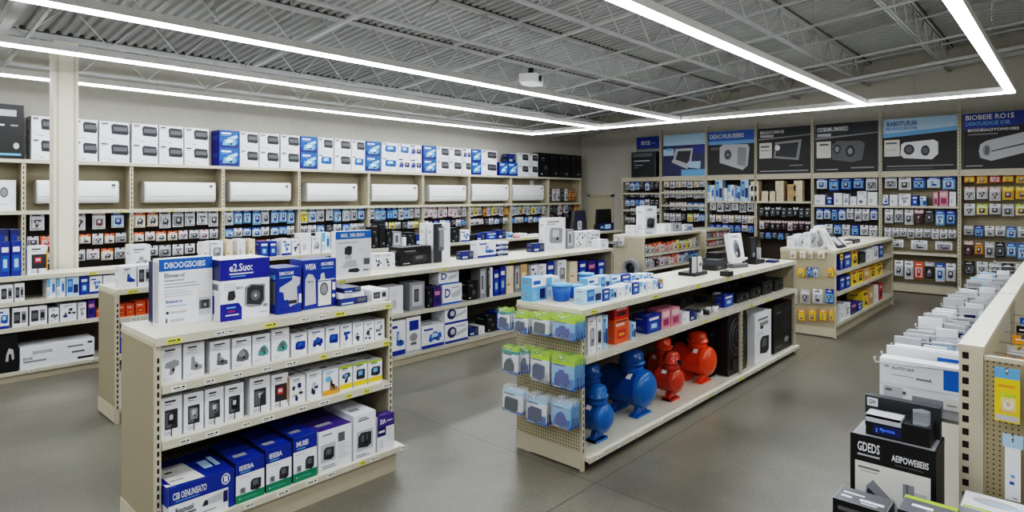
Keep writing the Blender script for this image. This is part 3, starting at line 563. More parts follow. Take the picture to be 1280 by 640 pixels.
x, y = atZ(338, 380, FGT); y = 4.42; x = atY(338, 300, y)[0]
mb = MB().box(0, 0, 0, .2, .14, .29, W); mb.decal((0, 0, 0), (1, 0, 0), (0, 0, 1), (0, -1, 0), .2, .29, [('r', 0, .72, 1, 1, 'amber'), ('e', .3, .86, .2, .1, 'yellow'), ('r', .55, .74, .9, .84, 'dark')])
thing(mb, 'product_box', 'white box with amber patch standing behind the blue machine box', 'box', None, (x, y, FGT + .0012))
x = atY(191, 300, 4.48)[0]
mb = MB().box(0, 0, 0, .32, .1, .4, 'navy'); mb.decal((0, 0, 0), (1, 0, 0), (0, 0, 1), (0, -1, 0), .32, .4, [('r', 0, .7, .4, 1, 'blue'), ('r', .5, .84, .95, .9, 'pale'), ('r', .05, .86, .3, .93, 'grey'), ('r', .85, .74, .93, .8, W)])
thing(mb, 'product_box', 'dark blue box standing behind the tall white box with blue head', 'box', None, (x, 4.46, FGT + .0012))
G = 'flat cartons at the right end of the near rack top'
z = FGT
for i, (pl, pr, th, st, dx) in enumerate(((424, 459, .05, 'navyflat', 0), (426, 457, .04, 'plain', .02), (430, 452, .035, 'navyflat', .01))):
    x = atY(pl, 300, 4.1)[0]; x1 = atY(pr, 300, 4.1)[0]
    cart('flat_carton', st, (x, 4.1 + dx, z), x1 - x, .24, th, ('flat navy and white carton at the bottom of its pile', 'flat white carton in the middle of the pile', 'small navy carton topmost on the flat pile')[i] + ', near rack top', 'box', G); z += th + .001
x = atY(465, 300, 4.1)[0]; x1 = atY(485, 300, 4.1)[0]
cart('flat_carton', 'flatpic', (x, 4.1, FGT), x1 - x, .26, .085, 'low white carton with dark pictures at the far right corner of the near rack top', 'box', G)

# ---- rack of orange boxes behind the near rack
Yl = 6.6
rowY([(148, 156.5, 381, 'orange'), (157.5, 168, 381, 'orange'), (169.5, 182, 378, 'orange'), (184, 196, 376, 'orange')], Yl, .985, .2, 'from the end panel on the orange box rack', 'small orange cartons', name='orange_carton')
rowY([(148.5, 163, 414, 'bluebook'), (166, 180, 412, 'whiteblue')], Yl, .644, .25, "on the orange box rack's middle shelf", 'cartons on the orange box rack', name='small_carton')
rowY([(149, 164, 465, 'tool'), (167, 185, 462, 'tool')], Yl, .14, .3, "on the orange box rack's bottom deck", 'cartons on the orange box rack', name='small_carton')
rowY([(151, 171, 334, 'bluetool'), (172, 189, 332, 'flatpic'), (189.5, 199, 331, 'parts')], 6.64, 1.25, .2, 'on top of the orange box rack', 'cartons on the orange box rack', name='small_carton')
x = atY(164, 300, 6.9)[0]; x1 = atY(188, 300, 6.9)[0]
cart('small_carton', 'whitegrey', (x, 6.9, 1.25), x1 - x, .18, atY(164, 307, 6.9)[1] - 1.25, 'taller pale carton at the back of the orange box rack top', 'box', 'cartons on the orange box rack')

# ---- long low rack in the middle distance
Yr = 6.22; ZT, ZM, ZD = 1.168, .655, .13
heroY('product_box', 419.5, 348, 464, 290, ZT, .1, W, [('r', 0, .83, 1, 1, 'bright'), ('t', 'IBIE. 3IB.IBIAI', .14, .87, .8, .95, W), ('r', .05, .74, .6, .755, 'mgrey'), ('p', [(.24, .5), (.25, .64), (.34, .68), (.45, .66), (.44, .5), (.36, .46)], 'dark'), ('p', [(.25, .4), (.28, .5), (.42, .46), (.44, .38)], 'lgrey'),
      ('r', .62, .56, .8, .57, 'lgrey'), ('p', [(.15, .2), (.3, .36), (.55, .36), (.6, .22)], 'lgrey'), ('p', [(.34, .1), (.36, .17), (.6, .18), (.68, .12), (.6, .08)], 'dark'), ('r', .78, .24, .95, .38, 'grey'), ('r', .76, .1, .92, .14, 'mgrey')], 'tall white box with bright blue head standing at the long low rack\'s near end')
LRT = 'goods standing on top of the long low rack'
rowT = [('small_carton', 465, 334, 480, 318, 'parts', .2, 'white speckled carton right of the bright blue headed box'), ('small_carton', 480.5, 331.5, 494, 317, 'parts', .2, 'second white speckled carton right of the bright blue headed box'),
 ('product_box', 500, 332, 539, 310, 'black', .25, 'wide black carton on the long low rack top'), ('product_box', 541.5, 328, 563, 280, 'darkpanel', .14, 'tall white carton with dark appliance panel on the long low rack'),
 ('small_carton', 577, 325, 592, 315, 'navyflat', .12, 'small low carton with blue window on the long rack top'), ('product_box', 597, 322.5, 620, 302, 'whiteblue', .16, 'white and navy carton beside the stacked flat boxes'),
 ('small_carton', 667, 315, 680, 305, 'navyflat', .16, 'low navy carton left of the tall white grey-windowed carton'), ('product_box', 681.5, 313, 707, 273, 'whitegrey', .14, 'tall white carton with grey windows toward the long rack far end'),
 ('small_carton', 709, 310.5, 717, 287, 'greydev', .14, 'narrow grey boxed item beside the speckled cartons'), ('product_box', 719, 310.5, 733, 290, 'floral', .2, 'white speckled carton near the far end of the long rack'),
 ('product_box', 734, 308.5, 750, 289, 'floral', .2, 'white speckled carton last but one on the long rack top'), ('small_carton', 751, 307, 760.5, 300, 'plain', .2, 'low plain white carton at the long rack top far end')]
for (n, pl, pb, pr, pt, st, d, lb) in rowT: onT(n, pl, pb, pr, pt, ZT, st, d, lb, 'box', LRT, Y=6.72 if pl < 750 else 6.3)
x = atY(530, 300, 6.9)[0]; cart('product_box', 'plain', (x, 6.88, ZT), .13, .12, atY(530, 279, 6.88)[1] - ZT, 'tall plain white carton behind the dark appliance panel carton', 'box', LRT)
z = ZT
for i in range(6):
    x, y = atY(622, 321, 6.72)[0], 6.72; st = ('navyflat', 'plain', 'navyflat', 'whiteblue', 'navyflat', 'plain')[i]
    cart('flat_carton', st, (x + .008 * (i % 3), y, z), .24, .2, .036, 'flat %s carton, %s from the bottom of the pile on the long rack' % ('navy' if st == 'navyflat' else 'white', ORD[i]), 'box', 'pile of flat cartons on the long rack'); z += .037
G = 'goods on the middle shelf of the long low rack'
P_ = "on the long rack's middle shelf"
rowY([(486, 504, 359, 'plain'), (512, 531, 354, 'greydev'), (534, 541, 361, 'black'), (542, 551.5, 360, 'purplebook'), (553, 577.5, 357, 'blueP')], Yr + .02, ZM, .22, P_, G, name='shelf_carton')
x = atY(549, 300, Yr + .03)[0]; x1 = atY(574, 300, Yr + .03)[0]; z = atY(553, 357, Yr + .02)[1] + .003
cart('shelf_carton', 'blueP', (x, Yr + .04, z), x1 - x, .2, atY(549, 339, Yr + .03)[1] - z, 'white carton with big blue letter stacked on the carton below it', 'box', G)
rowY([(585, 597, 352, 'black'), (600, 607, 336, 'greydev'), (608, 616, 335, 'darkpanel'), (617, 624, 338, 'bluebook'), (625, 632, 334, 'bluebook'), (633, 642, 333, 'cream'), (643.5, 650, 333, 'greydev'), (650.5, 659, 331, 'tan')], Yr + .05, ZM, .2, P_, G, name='shelf_carton', off=6)
rowY([(664, 672, 332, 'whiteblue'), (673, 683, 331, 'whitegrey'), (684, 693, 328, 'bluebook'), (697, 708, 326, 'whitegrey'), (712, 722, 328, 'cream'), (724, 733, 327, 'bluebook'), (735, 745, 327, 'purplebook'), (747, 756, 326, 'bluebook')], Yr + .05, ZM, .2, P_, G, name='shelf_carton', off=14)
G = 'goods on the bottom deck of the long low rack'
P_ = "on the long rack's bottom deck"
rowY([(487, 507, 403, 'whiteblue'), (508, 526, 398, 'whitetower'), (527, 555, 409, 'whiteblue'), (556, 585, 407, 'blueC')], Yr + .02, ZD, .3, P_, G, name='deck_carton')
x = atY(556, 300, Yr + .02)[0]; x1 = atY(584, 300, Yr + .02)[0]; z = atY(556, 407, Yr + .02)[1] + .003
cart('deck_carton', 'blueC', (x, Yr + .02, z), x1 - x, .28, atY(556, 384.5, Yr + .02)[1] - z, 'white carton with navy ring picture, upper of the stacked pair, long rack deck', 'box', G)
rowY([(587, 598, 411, 'navyflat'), (598.5, 606, 409, 'plain'), (609, 620, 396, 'black'), (621, 632, 391, 'bluebook'), (633, 640, 389, 'whiteblue')], Yr + .1, ZD, .26, P_, G, name='deck_carton', off=5)

# ---- stock counter before the long wall
Yw = 8.92
G = 'goods on the second shelf of the wall counter'; P_ = "on the wall counter's second shelf"
rowY([(0, 17, 357, 'flatpic'), (18, 31, 355, 'flatpic'), (58.5, 70, 348, 'skywhite'), (70.5, 82, 348, 'skywhite'), (83, 99, 347, 'palebox'), (100, 111, 346, 'bluebook'), (112, 128, 346, 'whiteblue'), (129, 147, 345, 'plain')], Yw, .915, .25, P_, G, name='counter_carton')
G = 'goods on the third shelf of the wall counter'; P_ = "on the wall counter's third shelf"
rowY([(-4, 12, 387, 'whiteblue'), (15.5, 35, 386, 'flatpic'), (37, 59, 384, 'flatpic'), (61, 74, 386, 'parts'), (75, 96, 381, 'parts'), (97.5, 108, 379, 'whitegrey'), (109.5, 119.5, 376, 'purplebook'), (120.5, 127, 387, 'orange')], Yw, .62, .25, P_, G, name='counter_carton')
x0 = atY(25, 300, Yw)[0]; x1 = atY(118, 300, Yw)[0]; hh = .26
mb = MB().box(0, 0, 0, x1 - x0, .3, hh, W); mb.decal((0, 0, 0), (1, 0, 0), (0, 0, 1), (0, -1, 0), x1 - x0, hh, [('t', 'DEIOUDOGIGR', .16, .62, .42, .76, 'dark'), ('t', 'BIOOIEE', .04, .4, .16, .52, 'dark'), ('r', .04, .28, .34, .36, 'mgrey'), ('r', .62, .7, .84, .76, 'grey'), ('r', .9, .78, .97, .86, 'black'), ('r', .68, .42, .86, .5, 'grey'), ('r', .76, .1, .99, .2, 'black')])
thing(mb, 'long_carton', 'long white carton with black lettering on the wall counter bottom deck', 'box', None, (x0, Yw, .1212))
x0 = atY(-6, 300, Yw)[0]; x1 = atY(22, 300, Yw)[0]
mb = MB().box(0, 0, 0, x1 - x0, .3, .42, 'black'); mb.decal((0, 0, 0), (1, 0, 0), (0, 0, 1), (0, -1, 0), x1 - x0, .42, [('p', [(.45, .3), (.5, .5), (.6, .65), (.8, .6), (.85, .35), (.75, .32), (.7, .5), (.6, .48), (.58, .3)], 'lgrey')])
thing(mb, 'long_carton', 'black carton with pale picture left of the long white carton', 'box', None, (x0, Yw, .1212))
G = 'goods on top of the wall counter'
rowY([(0, 13, 303, 'bluebook'), (14, 27, 302, 'bluebook'), (34, 60, 308, 'redwin')], 9.0, 1.2, .12, 'on the wall counter top, left of the column', G, name='counter_carton')
for i, (pl, pr, pt) in enumerate(((-4, 12, 287), (13, 27, 287))):
    x = atY(pl, 300, 9.18)[0]; x1 = atY(pr, 300, 9.18)[0]
    cart('counter_carton', 'navyflat', (x, 9.18, 1.2), x1 - x - .01, .15, atY(pl, pt, 9.18)[1] - 1.2, 'tall dark blue carton, %s behind the small blue packs by the column' % ORD[i], 'box', G)
r = random.Random(5)
sp = [(254, 262, 303, 'plain'), (263, 279, 302, 'whitegrey'), (283, 291, 300, 'cream'), (297, 307, 299, 'plain'), (311, 319, 299, 'cream'), (325, 336, 302, 'bluebook'), (337, 346, 302, 'bluebook'), (352, 364, 299, 'whiteblue'), (365, 374, 300, 'parts'), (376, 389, 292, 'plain'), (390, 401, 296, 'whitegrey'), (402, 413, 291, 'skywhite')]
rowY(sp, 9.0, 1.2, .2, 'along the wall counter top behind the blue boxes', G, name='counter_carton')
sp = [(466, 473, 284, 'black'), (474, 482, 276, 'blacksq'), (483, 490, 286, 'black'), (491, 502, 290, 'greydev'), (503, 508, 297, 'plain'), (510, 519, 291, 'black'), (520, 530, 293, 'navyflat'), (565, 574, 285, 'black'), (576, 587, 288, 'whiteblue'), (588, 594, 294, 'blacksq'), (596, 606, 293, 'navyflat'), (607, 622, 291, 'bluebook'),
      (623, 632, 288, 'navyflat'), (634, 641, 291, 'palebox'), (643, 650, 297, 'red'), (651, 659, 292, 'plain'), (660, 668, 294, 'parts'), (670, 679, 293, 'whitegrey')]
rowY(sp, 9.0, 1.2, .22, 'along the wall counter top behind the long rack', G, name='counter_carton')
# ---------------------------------------------------------------- long wall: boxes on top, air conditioners, hanging packs
BAYN = ('column', 'second', 'third', 'fourth', 'fifth', 'sixth', 'seventh', 'eighth', 'last')
def stack2(pxs, t0, m0, b0, Y, group, start, w_):
    # two-high stacks: (left, right, style upper, style lower); t0/m0/b0 give the px rows at the first edge
    for i, (pl, pr, su, sl) in enumerate(pxs):
        x0 = atY(pl, 300, Y)[0]; x1 = atY(pr, 300, Y)[0]; h = .325
        for k, st in enumerate((sl, su)):
            cart('top_shelf_carton', st, (x0 + .004, Y + .01 * ((i * 7 + k * 3) % 3), AS1 + k * (h + .002)), x1 - x0 - .012, .36, h, '%s, %s stack from the left end of the top shelf, %s' % ({'acbox': 'white carton with dark unit', 'blueart': 'bright blue carton', 'acbox_blue': 'white carton with blue unit', 'bits_blue': 'white carton with small pictures', 'black': 'black carton', 'blacksq': 'plain black carton', 'navyflat': 'navy carton'}[st], ORD[start + i], ('lower', 'upper')[k]), 'box', group)
Yt = YA + .03
G = 'cartons stacked two high on the top wall shelf'
A = 'acbox'; B = 'blueart'; U = 'acbox_blue'; T = 'bits_blue'
S2 = [(39, 71, A, A), (92, 123, A, A), (124.5, 163, A, A), (165, 198, A, A), (199, 230, A, A), (231, 262, A, A), (274, 299, B, B), (300, 324, A, A), (325, 350, A, A), (351, 375, A, A), (376, 397, B, B), (398, 417.5, A, U), (418, 439, A, A), (440, 457, A, U), (458, 476.5, B, B), (477, 497.5, U, U),
      (498, 513, U, T), (513.5, 528, T, T), (529, 545.5, B, B), (546, 562, A, A), (562.5, 578, A, A), (578.5, 589, T, A), (590, 602, B, B), (602.5, 622, A, A)]
stack2(S2, 0, 0, 0, Yt, G, 0, 0)
x0 = atY(624, 300, Yt)[0]; x1 = atY(635, 300, Yt)[0]; cart('top_shelf_carton', 'blueart', (x0, Yt, AS1), x1 - x0 - .01, .3, .36, 'single low blue carton after the white stacks on the top shelf', 'box', G)
x2 = atY(647, 300, Yt)[0]; cart('top_shelf_carton', 'blueart', (x1, Yt, AS1), x2 - x1 - .01, .3, .36, 'second low blue carton, right of the first single low one', 'box', G)
cart('top_shelf_carton', 'navyflat', (x1 + .05, Yt + .02, AS1 + .363), x2 - x1 - .1, .25, .24, 'small navy carton on top of the second low blue carton', 'box', G)
stack2([(648, 661, A, A), (661.5, 673, A, A)], 0, 0, 0, Yt, G, 26, 0)
for i, (pl, pr) in enumerate(((674.5, 687), (688, 698), (699, 712), (713, 727))):
    x0 = atY(pl, 300, Yt)[0]; x1 = atY(pr, 300, Yt)[0]
    cart('top_shelf_carton', 'black' if i == 0 else 'blacksq', (x0 + .01, Yt, AS1), x1 - x0 - .02, .34, .7, 'tall black carton, %s of four at the corner end of the top shelf' % ORD[i], 'box', 'black cartons at the corner end')
x0 = atY(-8, 300, Yt)[0]; x1 = atY(30, 300, Yt)[0]
cart('top_shelf_carton', 'blackbox', (x0, Yt, AS1), x1 - x0, .34, .79, 'large black carton with white print at the left end of the top shelf', 'box')
def ac(x0, x1, z0, z1, label):
    w = x1 - x0; h = z1 - z0; d = .24; t = thing(None, 'wall_air_conditioner', label, 'air conditioner', 'white wall air conditioners', (x0, YA + .33, z0))
    def end(s, a): return [(-d + .05 + s, 0), (-d + .012 + s, .035 * 1), (-d + s, h * .3), (-d + .004 + s, h * .85), (-d + .03 + s, h), (0, h), (0, 0)]
    mb = MB().prism(end(0, 0), 'x', .02, w - .02, 'acwhite', True); part(mb, 'casing', t)
    for xa, nm in ((0, 'end_cap'), (w - .0195, 'end_cap')): part(MB().prism(end(.004, 0), 'x', xa, xa + .0195, 'acgrey'), nm, t)
    mb = MB().box(.05, -d - .004, h * .3, w - .05, -d - .0005, h * .315, 'mgrey'); part(mb, 'panel_seam', t)
    mb = MB().add([(.06, -d + .046, -.001), (w - .06, -d + .046, -.001), (w - .06, -.1, -.001), (.06, -.1, -.001)], [[0, 3, 2, 1]], 'acgrey'); mb.box(.08, -d + .02, .012, w - .08, -d + .06, .016, 'lgrey'); part(mb, 'air_flap', t)
    mb = MB(); mb.decal((0, -d - .0005, 0), (1, 0, 0), (0, 0, 1), (0, -1, 0), w, h, [('r', .9, .76, .95, .86, 'grey'), ('r', .905, .68, .94, .72, 'mgrey')]); part(mb, 'badge', t)
    return t
ACS = [(46, 149, 225, 254.5, 'white air conditioner partly behind the column'), (181, 270, 227, 253.5, 'white air conditioner in the first bay right of the column bay'), (288, 364, 227.5, 252, 'white air conditioner below the first blue cartons'), (384, 447, 229, 252, 'white air conditioner, third one fully right of the column'),
       (465, 522.5, 230, 252, 'white air conditioner, fourth one right of the column'), (537, 583, 231, 252, 'white air conditioner, third from the corner end'), (590, 636, 230, 251.5, 'white air conditioner, second from the corner end'), (641, 680, 231, 251, 'white air conditioner nearest the room corner')]
for (pl, pr, pt, pb, lb) in ACS:
    yq = YA + .09; ac(atY(pl, 240, yq)[0], atY(pr, 240, yq)[0], max(AS2 + .05, atY(pl, pb, yq)[1]), min(2.5, atY(pl, pt, yq)[1]), lb)
x0 = atY(-6, 300, YA + .1)[0]; x1 = atY(20, 300, YA + .1)[0]
mb = MB().box(0, 0, 0, x1 - x0, .2, .45, 'white'); mb.decal((0, 0, 0), (1, 0, 0), (0, 0, 1), (0, -1, 0), x1 - x0, .45, [('e', .42 + .0, .6, .2, .17, 'grey', 20), ('e', .42, .6, .14, .12, 'mgrey', 20), ('r', .2, .2, .6, .23, 'lgrey')])
thing(mb, 'white_carton', 'white carton with round grey picture on the shelf at the left edge', 'box', None, (x0, YA + .1, AS2 + .0012))
x0 = atY(670, 300, YA + .12)[0]; cart('white_carton', 'floral', (x0, YA + .345, 2.36 + 0), .16, .03, .2, 'small white speckled panel above the air conditioner nearest the room corner', 'box')
# hanging packs
def pack_mesh(w, h, d, cs, seed=0, horns=True):
    # carded pack: header, card, clear-looking blister body; notch for the hook left open at the top
    ca, he, bl, pr = cs; mb = MB(); t = .0035; g = .012
    mb.box(-w / 2, 0, 0, w / 2, t, h - .03, ca)
    if horns:
        mb.box(-w / 2, 0, h - .03, -g, t, h, he); mb.box(g, 0, h - .03, w / 2, t, h, he)
    r = random.Random(seed); bw = w * .38
    mb.prism([(-bw, -d), (bw, -d), (bw + .006, 0), (-bw - .006, 0)], 'z', h * .1, h * .66, bl)
    mb.decal((-w / 2, 0, 0), (1, 0, 0), (0, 0, 1), (0, -1, 0), w, h, [('r', 0, .74, 1, 1 - .03 / h, he), ('r', .15, .8, .75, .86, 'white' if he != 'white' else 'dark')])
    mb.decal((-bw, -d, h * .1), (1, 0, 0), (0, 0, 1), (0, -1, 0), bw * 2, h * .56, shp(r.choice(list(SH)), .15, .12, .85, .88, pr, 'lgrey') + [('r', .1, .02, .6, .08, 'mgrey')])
    return mb
PC = {'w': ('white', 'white', 'lgrey', 'dark'), 'wb': ('white', 'midblue', 'pale', 'blue'), 'wg': ('white', 'lgrey', 'mgrey', 'dark'), 'wr': ('white', 'rose', 'lgrey', 'maroon'), 'o': ('orange', 'orange', 'rose', 'red'), 'oc': ('cream', 'orange', 'offwhite', 'dark'), 'p': ('rose', 'rose', 'white', 'magenta'),
      'b': ('midblue', 'blue', 'sky', 'navy'), 'bs': ('sky', 'midblue', 'pale', 'blue'), 'k': ('dark', 'black', 'grey', 'black'), 'kw': ('black', 'lgrey', 'dark', 'grey'), 'm': ('maroon', 'rose', 'dark', 'maroon'), 'y': ('yellow', 'yellow', 'amber', 'dark'), 'a': ('amber', 'amber', 'yellow', 'brown'), 'ly': ('white', 'lime', 'yellow', 'dark'),
      'c': ('cream', 'cream', 'offwhite', 'brown'), 'br': ('brown', 'brown', 'amber', 'dark'), 'wt': ('white', 'teal', 'lgrey', 'teal')}
PN = {'w': 'white', 'wb': 'white and blue', 'wg': 'white and grey', 'wr': 'white and rose', 'o': 'orange', 'oc': 'cream and orange', 'p': 'pink', 'b': 'blue', 'bs': 'sky blue', 'k': 'black', 'kw': 'black and grey', 'm': 'maroon', 'y': 'yellow', 'a': 'amber', 'ly': 'white and lime', 'c': 'cream', 'br': 'brown', 'wt': 'white and teal'}
PM = {}
def pack(name, key, loc, w, h, d, label, cat, group, rz=0):
    w, h = round(w, 3), round(h, 3); k = (name, key, w, h, d)
    if k in PM: o = dup(PM[k], loc, rz); return tag(o, label, cat, group)
    PM[k] = thing(pack_mesh(w, h, d, PC[key], len(PM)), name, label, cat, group, loc, rz); return PM[k]
ROWA = [(1.565, .305), (1.345, .17), (1.085, .19)]
BC = [['w wb w wr wb', 'wg o wg wb oc w oc wg', 'wr oc w wg wr oc wg'], ['oc oc w wg w w w', 'oc wr oc oc wr wg wr w', 'wr w wg w w w wr'], ['w bs bs bs w bs bs bs', 'bs w wb wb w wb bs w', 'w w w oc w bs w'], ['ly wb w w bs wt w bs', 'wg w bs k w bs w wg', 'k wb w k'],
      ['w bs bs b bs w bs w w', 'k wr w ly wg k w ly'], ['wr p p wr p p p wr wr', 'w k b w wb k w b'], ['w ly w br w ly w w br', 'wr w p k w wb k w'], ['w wb ly w w ly wb w w', 'b w w b w wb b w'], ['k k wr w k br', 'k m k br']]
xs_ = AUP[:]; ROWN = ('top', 'second', 'third'); K = 0
for bi in range(9):
    a, b = xs_[bi] + .04, xs_[bi + 1] - .04
    for ri, rowc in enumerate(BC[bi]):
        ks = rowc.split(); z, h = ROWA[ri]; n = len(ks)
        if bi == 8 and ri == 1: z, h = 1.42, .16
        for i, k in enumerate(ks):
            w = (b - a) / n * (.78 if (ri == 0 and bi == 0) else .9) * (.92 + .08 * ((i * 5 + bi) % 3) / 2)
            if bi == 0 and ri == 0: w = .175
            x = a + (b - a) * (i + .5) / n; hh = h * (.88 + .12 * ((i * 3 + bi) % 4) / 3)
            pack('hanging_carded_pack', k, (x, YA + .1 + .008 * ((i * 7) % 5), z + h - hh), min(w, .24), hh, .03, '%s carded pack, %s on %s row, long wall %s bay' % (PN[k], ORD[i], ROWN[ri], 'column' if bi == 0 else ORD[bi] if bi < 8 else 'corner'), 'hanging pack', 'carded packs on the long wall')
# the corner bay keeps tall packs in its upper compartment too
for i, k in enumerate('k wr w k w br br'.split()):
    x = xs_[8] + .12 + i * .2; pack('hanging_carded_pack', k, (x, YA + .1, 1.96), .15, .36, .03, '%s tall pack, %s in the upper compartment of the corner bay' % (PN[k], ORD[i]), 'hanging pack', 'carded packs on the long wall')

# ---------------------------------------------------------------- poster wall: posters and goods
def poster(i, pl, pr, yt, yb, body, els, label):
    ya = atX(pl, 180, XB)[0]; yb_ = atX(pr, 180, XB)[0]; w = ya - yb_; zb = BTOP + .004; h = 1.16
    t = thing(None, 'product_poster', label, 'poster', 'product posters along the far wall', (XB + .084, ya, zb), NX)
    part(MB().box(-.008, -.002, 0, w + .008, .022, h + .006, 'lgrey'), 'backing_board', t)
    mb = MB().box(0, -.006, .006, w, -.0021, h, body); mb.decal((0, -.006, .006), (1, 0, 0), (0, 0, 1), (0, -1, 0), w, h - .006, els); part(mb, 'printed_sheet', t)
PB = [
 (794, 824.5, 'dark', [('r', 0, .72, 1, 1, 'blue'), ('t', 'EDCIE', .2, .8, .56, .9, 'white'), ('r', .6, .83, .8, .85, 'sky'), ('r', 0, .62, 1, .7, 'mgrey'), ('r', 0, .5, 1, .55, 'grey')], 'narrow navy poster with small white lettering, leftmost of the poster row'),
 (827.5, 880, 'navy', [('r', 0, .74, 1, 1, 'pale'), ('r', 0, .5, .26, .66, 'pale'), ('r', .06, .62, .22, .68, 'sky'), ('r', .7, .52, 1, .72, 'royal'), ('p', [(.24, .36), (.3, .66), (.72, .66), (.66, .2)], 'lgrey'), ('p', [(.3, .4), (.36, .6), (.67, .6), (.62, .28)], 'dark'), ('p', [(.56, .2), (.6, .34), (.9, .34), (.88, .16)], 'pale'), ('p', [(.44, 0), (.44, .15), (1, .15), (1, 0)], 'sky'), ('p', [(.2, .34), (.24, .4), (.62, .22), (.58, .16)], 'lgrey')], 'poster with pale blue head and open white frame picture'),
 (883.5, 941.5, 'gdark', [('r', 0, .7, 1, 1, 'midblue'), ('r', 0, .7, 1, .78, 'sky'), ('t', 'DEXCVIUIUSEBIS', .04, .84, .78, .94, 'white'), ('r', .06, .58, .24, .64, 'grey'), ('p', [(.26, .28), (.26, .64), (.34, .7), (.86, .68), (.9, .6), (.86, .2), (.76, .1)], 'lgrey'), ('e', .44, .46, .09, .13, 'mgrey'), ('e', .44, .46, .065, .1, 'dark'), ('e', .44, .46, .03, .045, 'mgrey'), ('p', [(.64, .22), (.66, .62), (.84, .6), (.82, .18)], 'mgrey')], 'poster with blue head and grey square outdoor unit picture'),
 (946.5, 1012, 'gdark', [('p', [(0, .76), (1, .82), (1, 1), (0, 1)], 'dark'), ('p', [(0, .74), (1, .8), (1, .82), (0, .77)], 'mgrey'), ('t', 'BDIGIYOIMIVSI', .04, .87, .5, .94, 'white'), ('r', .04, .8, .3, .85, 'lgrey'), ('r', .02, .34, .27, .68, 'offwhite'), ('r', .05, .58, .22, .61, 'dark'), ('r', .05, .5, .22, .52, 'mgrey'), ('p', [(.3, .34), (.33, .68), (.84, .72), (.78, .28)], 'mgrey'), ('p', [(.34, .38), (.38, .64), (.78, .66), (.73, .33)], 'black'), ('e', .38, .56, .05, .06, 'white'), ('r', .04, .05, .96, .065, 'lgrey'), ('r', .6, .16, .86, .18, 'mgrey')], 'dark poster with tilted screen picture and white notice'),
 (1018, 1096.5, 'gdark', [('p', [(0, .7), (1, .78), (1, 1), (0, 1)], 'dark'), ('p', [(0, .68), (1, .76), (1, .78), (0, .72)], 'mgrey'), ('t', 'ODBIIMUIMIBIED', .03, .84, .54, .93, 'white'), ('r', .03, .74, .26, .8, 'lgrey'), ('r', .02, .3, .26, .64, 'offwhite'), ('r', .07, .56, .22, .59, 'dark'), ('p', [(.28, .26), (.28, .56), (.36, .64), (.74, .62), (.8, .56), (.76, .24), (.6, .2)], 'grey'), ('e', .36, .47, .065, .1, 'dark'), ('e', .36, .47, .035, .06, 'mgrey'), ('e', .57, .42, .075, .12, 'black'), ('e', .57, .42, .04, .065, 'mgrey'), ('r', .02, .05, .38, .065, 'lgrey'), ('r', .58, .07, .94, .1, 'mgrey')], 'dark poster with grey twin-lens device picture'),
 (1102.5, 1195.5, 'gdark', [('p', [(0, .64), (1, .72), (1, 1), (0, 1)], 'pale'), ('p', [(0, .64), (1, .72), (1, .8), (0, .72)], 'sky'), ('t', 'BIABDITUEUIA', .06, .86, .48, .95, 'blue'), ('t', 'PIITIDIOCIIIODIIE', .05, .78, .48, .84, 'midblue'), ('r', .02, .28, .24, .6, 'offwhite'), ('r', .04, .52, .2, .55, 'grey'), ('r', .04, .4, .2, .42, 'lgrey'), ('p', [(.25, .3), (.26, .5), (.3, .54), (.7, .57), (.76, .52), (.76, .3), (.68, .2), (.3, .24)], 'white'), ('e', .37, .4, .075, .1, 'dark'), ('e', .37, .4, .045, .06, 'grey'), ('e', .59, .37, .06, .1, 'dark'), ('e', .59, .37, .035, .055, 'grey'), ('r', .06, .08, .96, .1, 'mgrey'), ('r', .04, .03, .7, .045, 'grey')], 'poster with pale blue head and white twin-fan unit picture'),
 (1203.5, 1306, 'gdark', [('p', [(0, .7), (1, .78), (1, 1), (0, 1)], 'blue'), ('t', 'BIOBEIE RO1S', .03, .88, .64, .97, 'white'), ('t', 'DEIIOUIDIOE IOB.', .03, .78, .6, .85, 'sky'), ('t', 'BIODEIAOYOIVI10ES', .06, .67, .7, .72, 'white'), ('r', .06, .61, .44, .63, 'mgrey'), ('p', [(.22, .2), (.2, .32), (.22, .44), (.3, .5), (.9, .66), (1, .62), (1, .34), (.36, .14)], 'lgrey'), ('p', [(.36, .3), (.36, .32), (1, .5), (1, .47)], 'dark'), ('e', .3, .33, .05, .1, 'mgrey'), ('r', .28, .26, .33, .4, 'grey'), ('r', .03, .05, .25, .065, 'lgrey')], 'poster with blue head and long white air unit picture at the right edge')]
for i, (pl, pr, bd, els, lb) in enumerate(PB): poster(i, pl, pr, 0, 0, bd, els, lb)
ya = atX(791, 180, XB)[0]; yb_ = atX(824, 180, XB)[0]
mb = MB().prism([(0, -.1), (.03, -.13), (ya - yb_ - .1, -.13), (ya - yb_ - .06, -.1), (ya - yb_ - .06, .02), (0, .02)], 'z', 0, .72, 'black')
mb.decal((.03, -.13, 0), (1, 0, 0), (0, 0, 1), (0, -1, 0), ya - yb_ - .13, .72, [('r', .1, .62, .8, .66, 'lgrey'), ('r', .1, .46, .5, .48, 'pale'), ('r', .1, .36, .3, .38, 'mgrey'), ('r', .04, .8, .9, .95, 'grey')])
thing(mb, 'display_carton', 'black display carton leaning before the leftmost navy poster', 'box', None, (XB + .03, ya, BTOP + .0015), NX)
PL = ('navy', 'white-frame', 'square-unit', 'tilted-screen', 'twin-lens', 'twin-fan', 'long-unit')
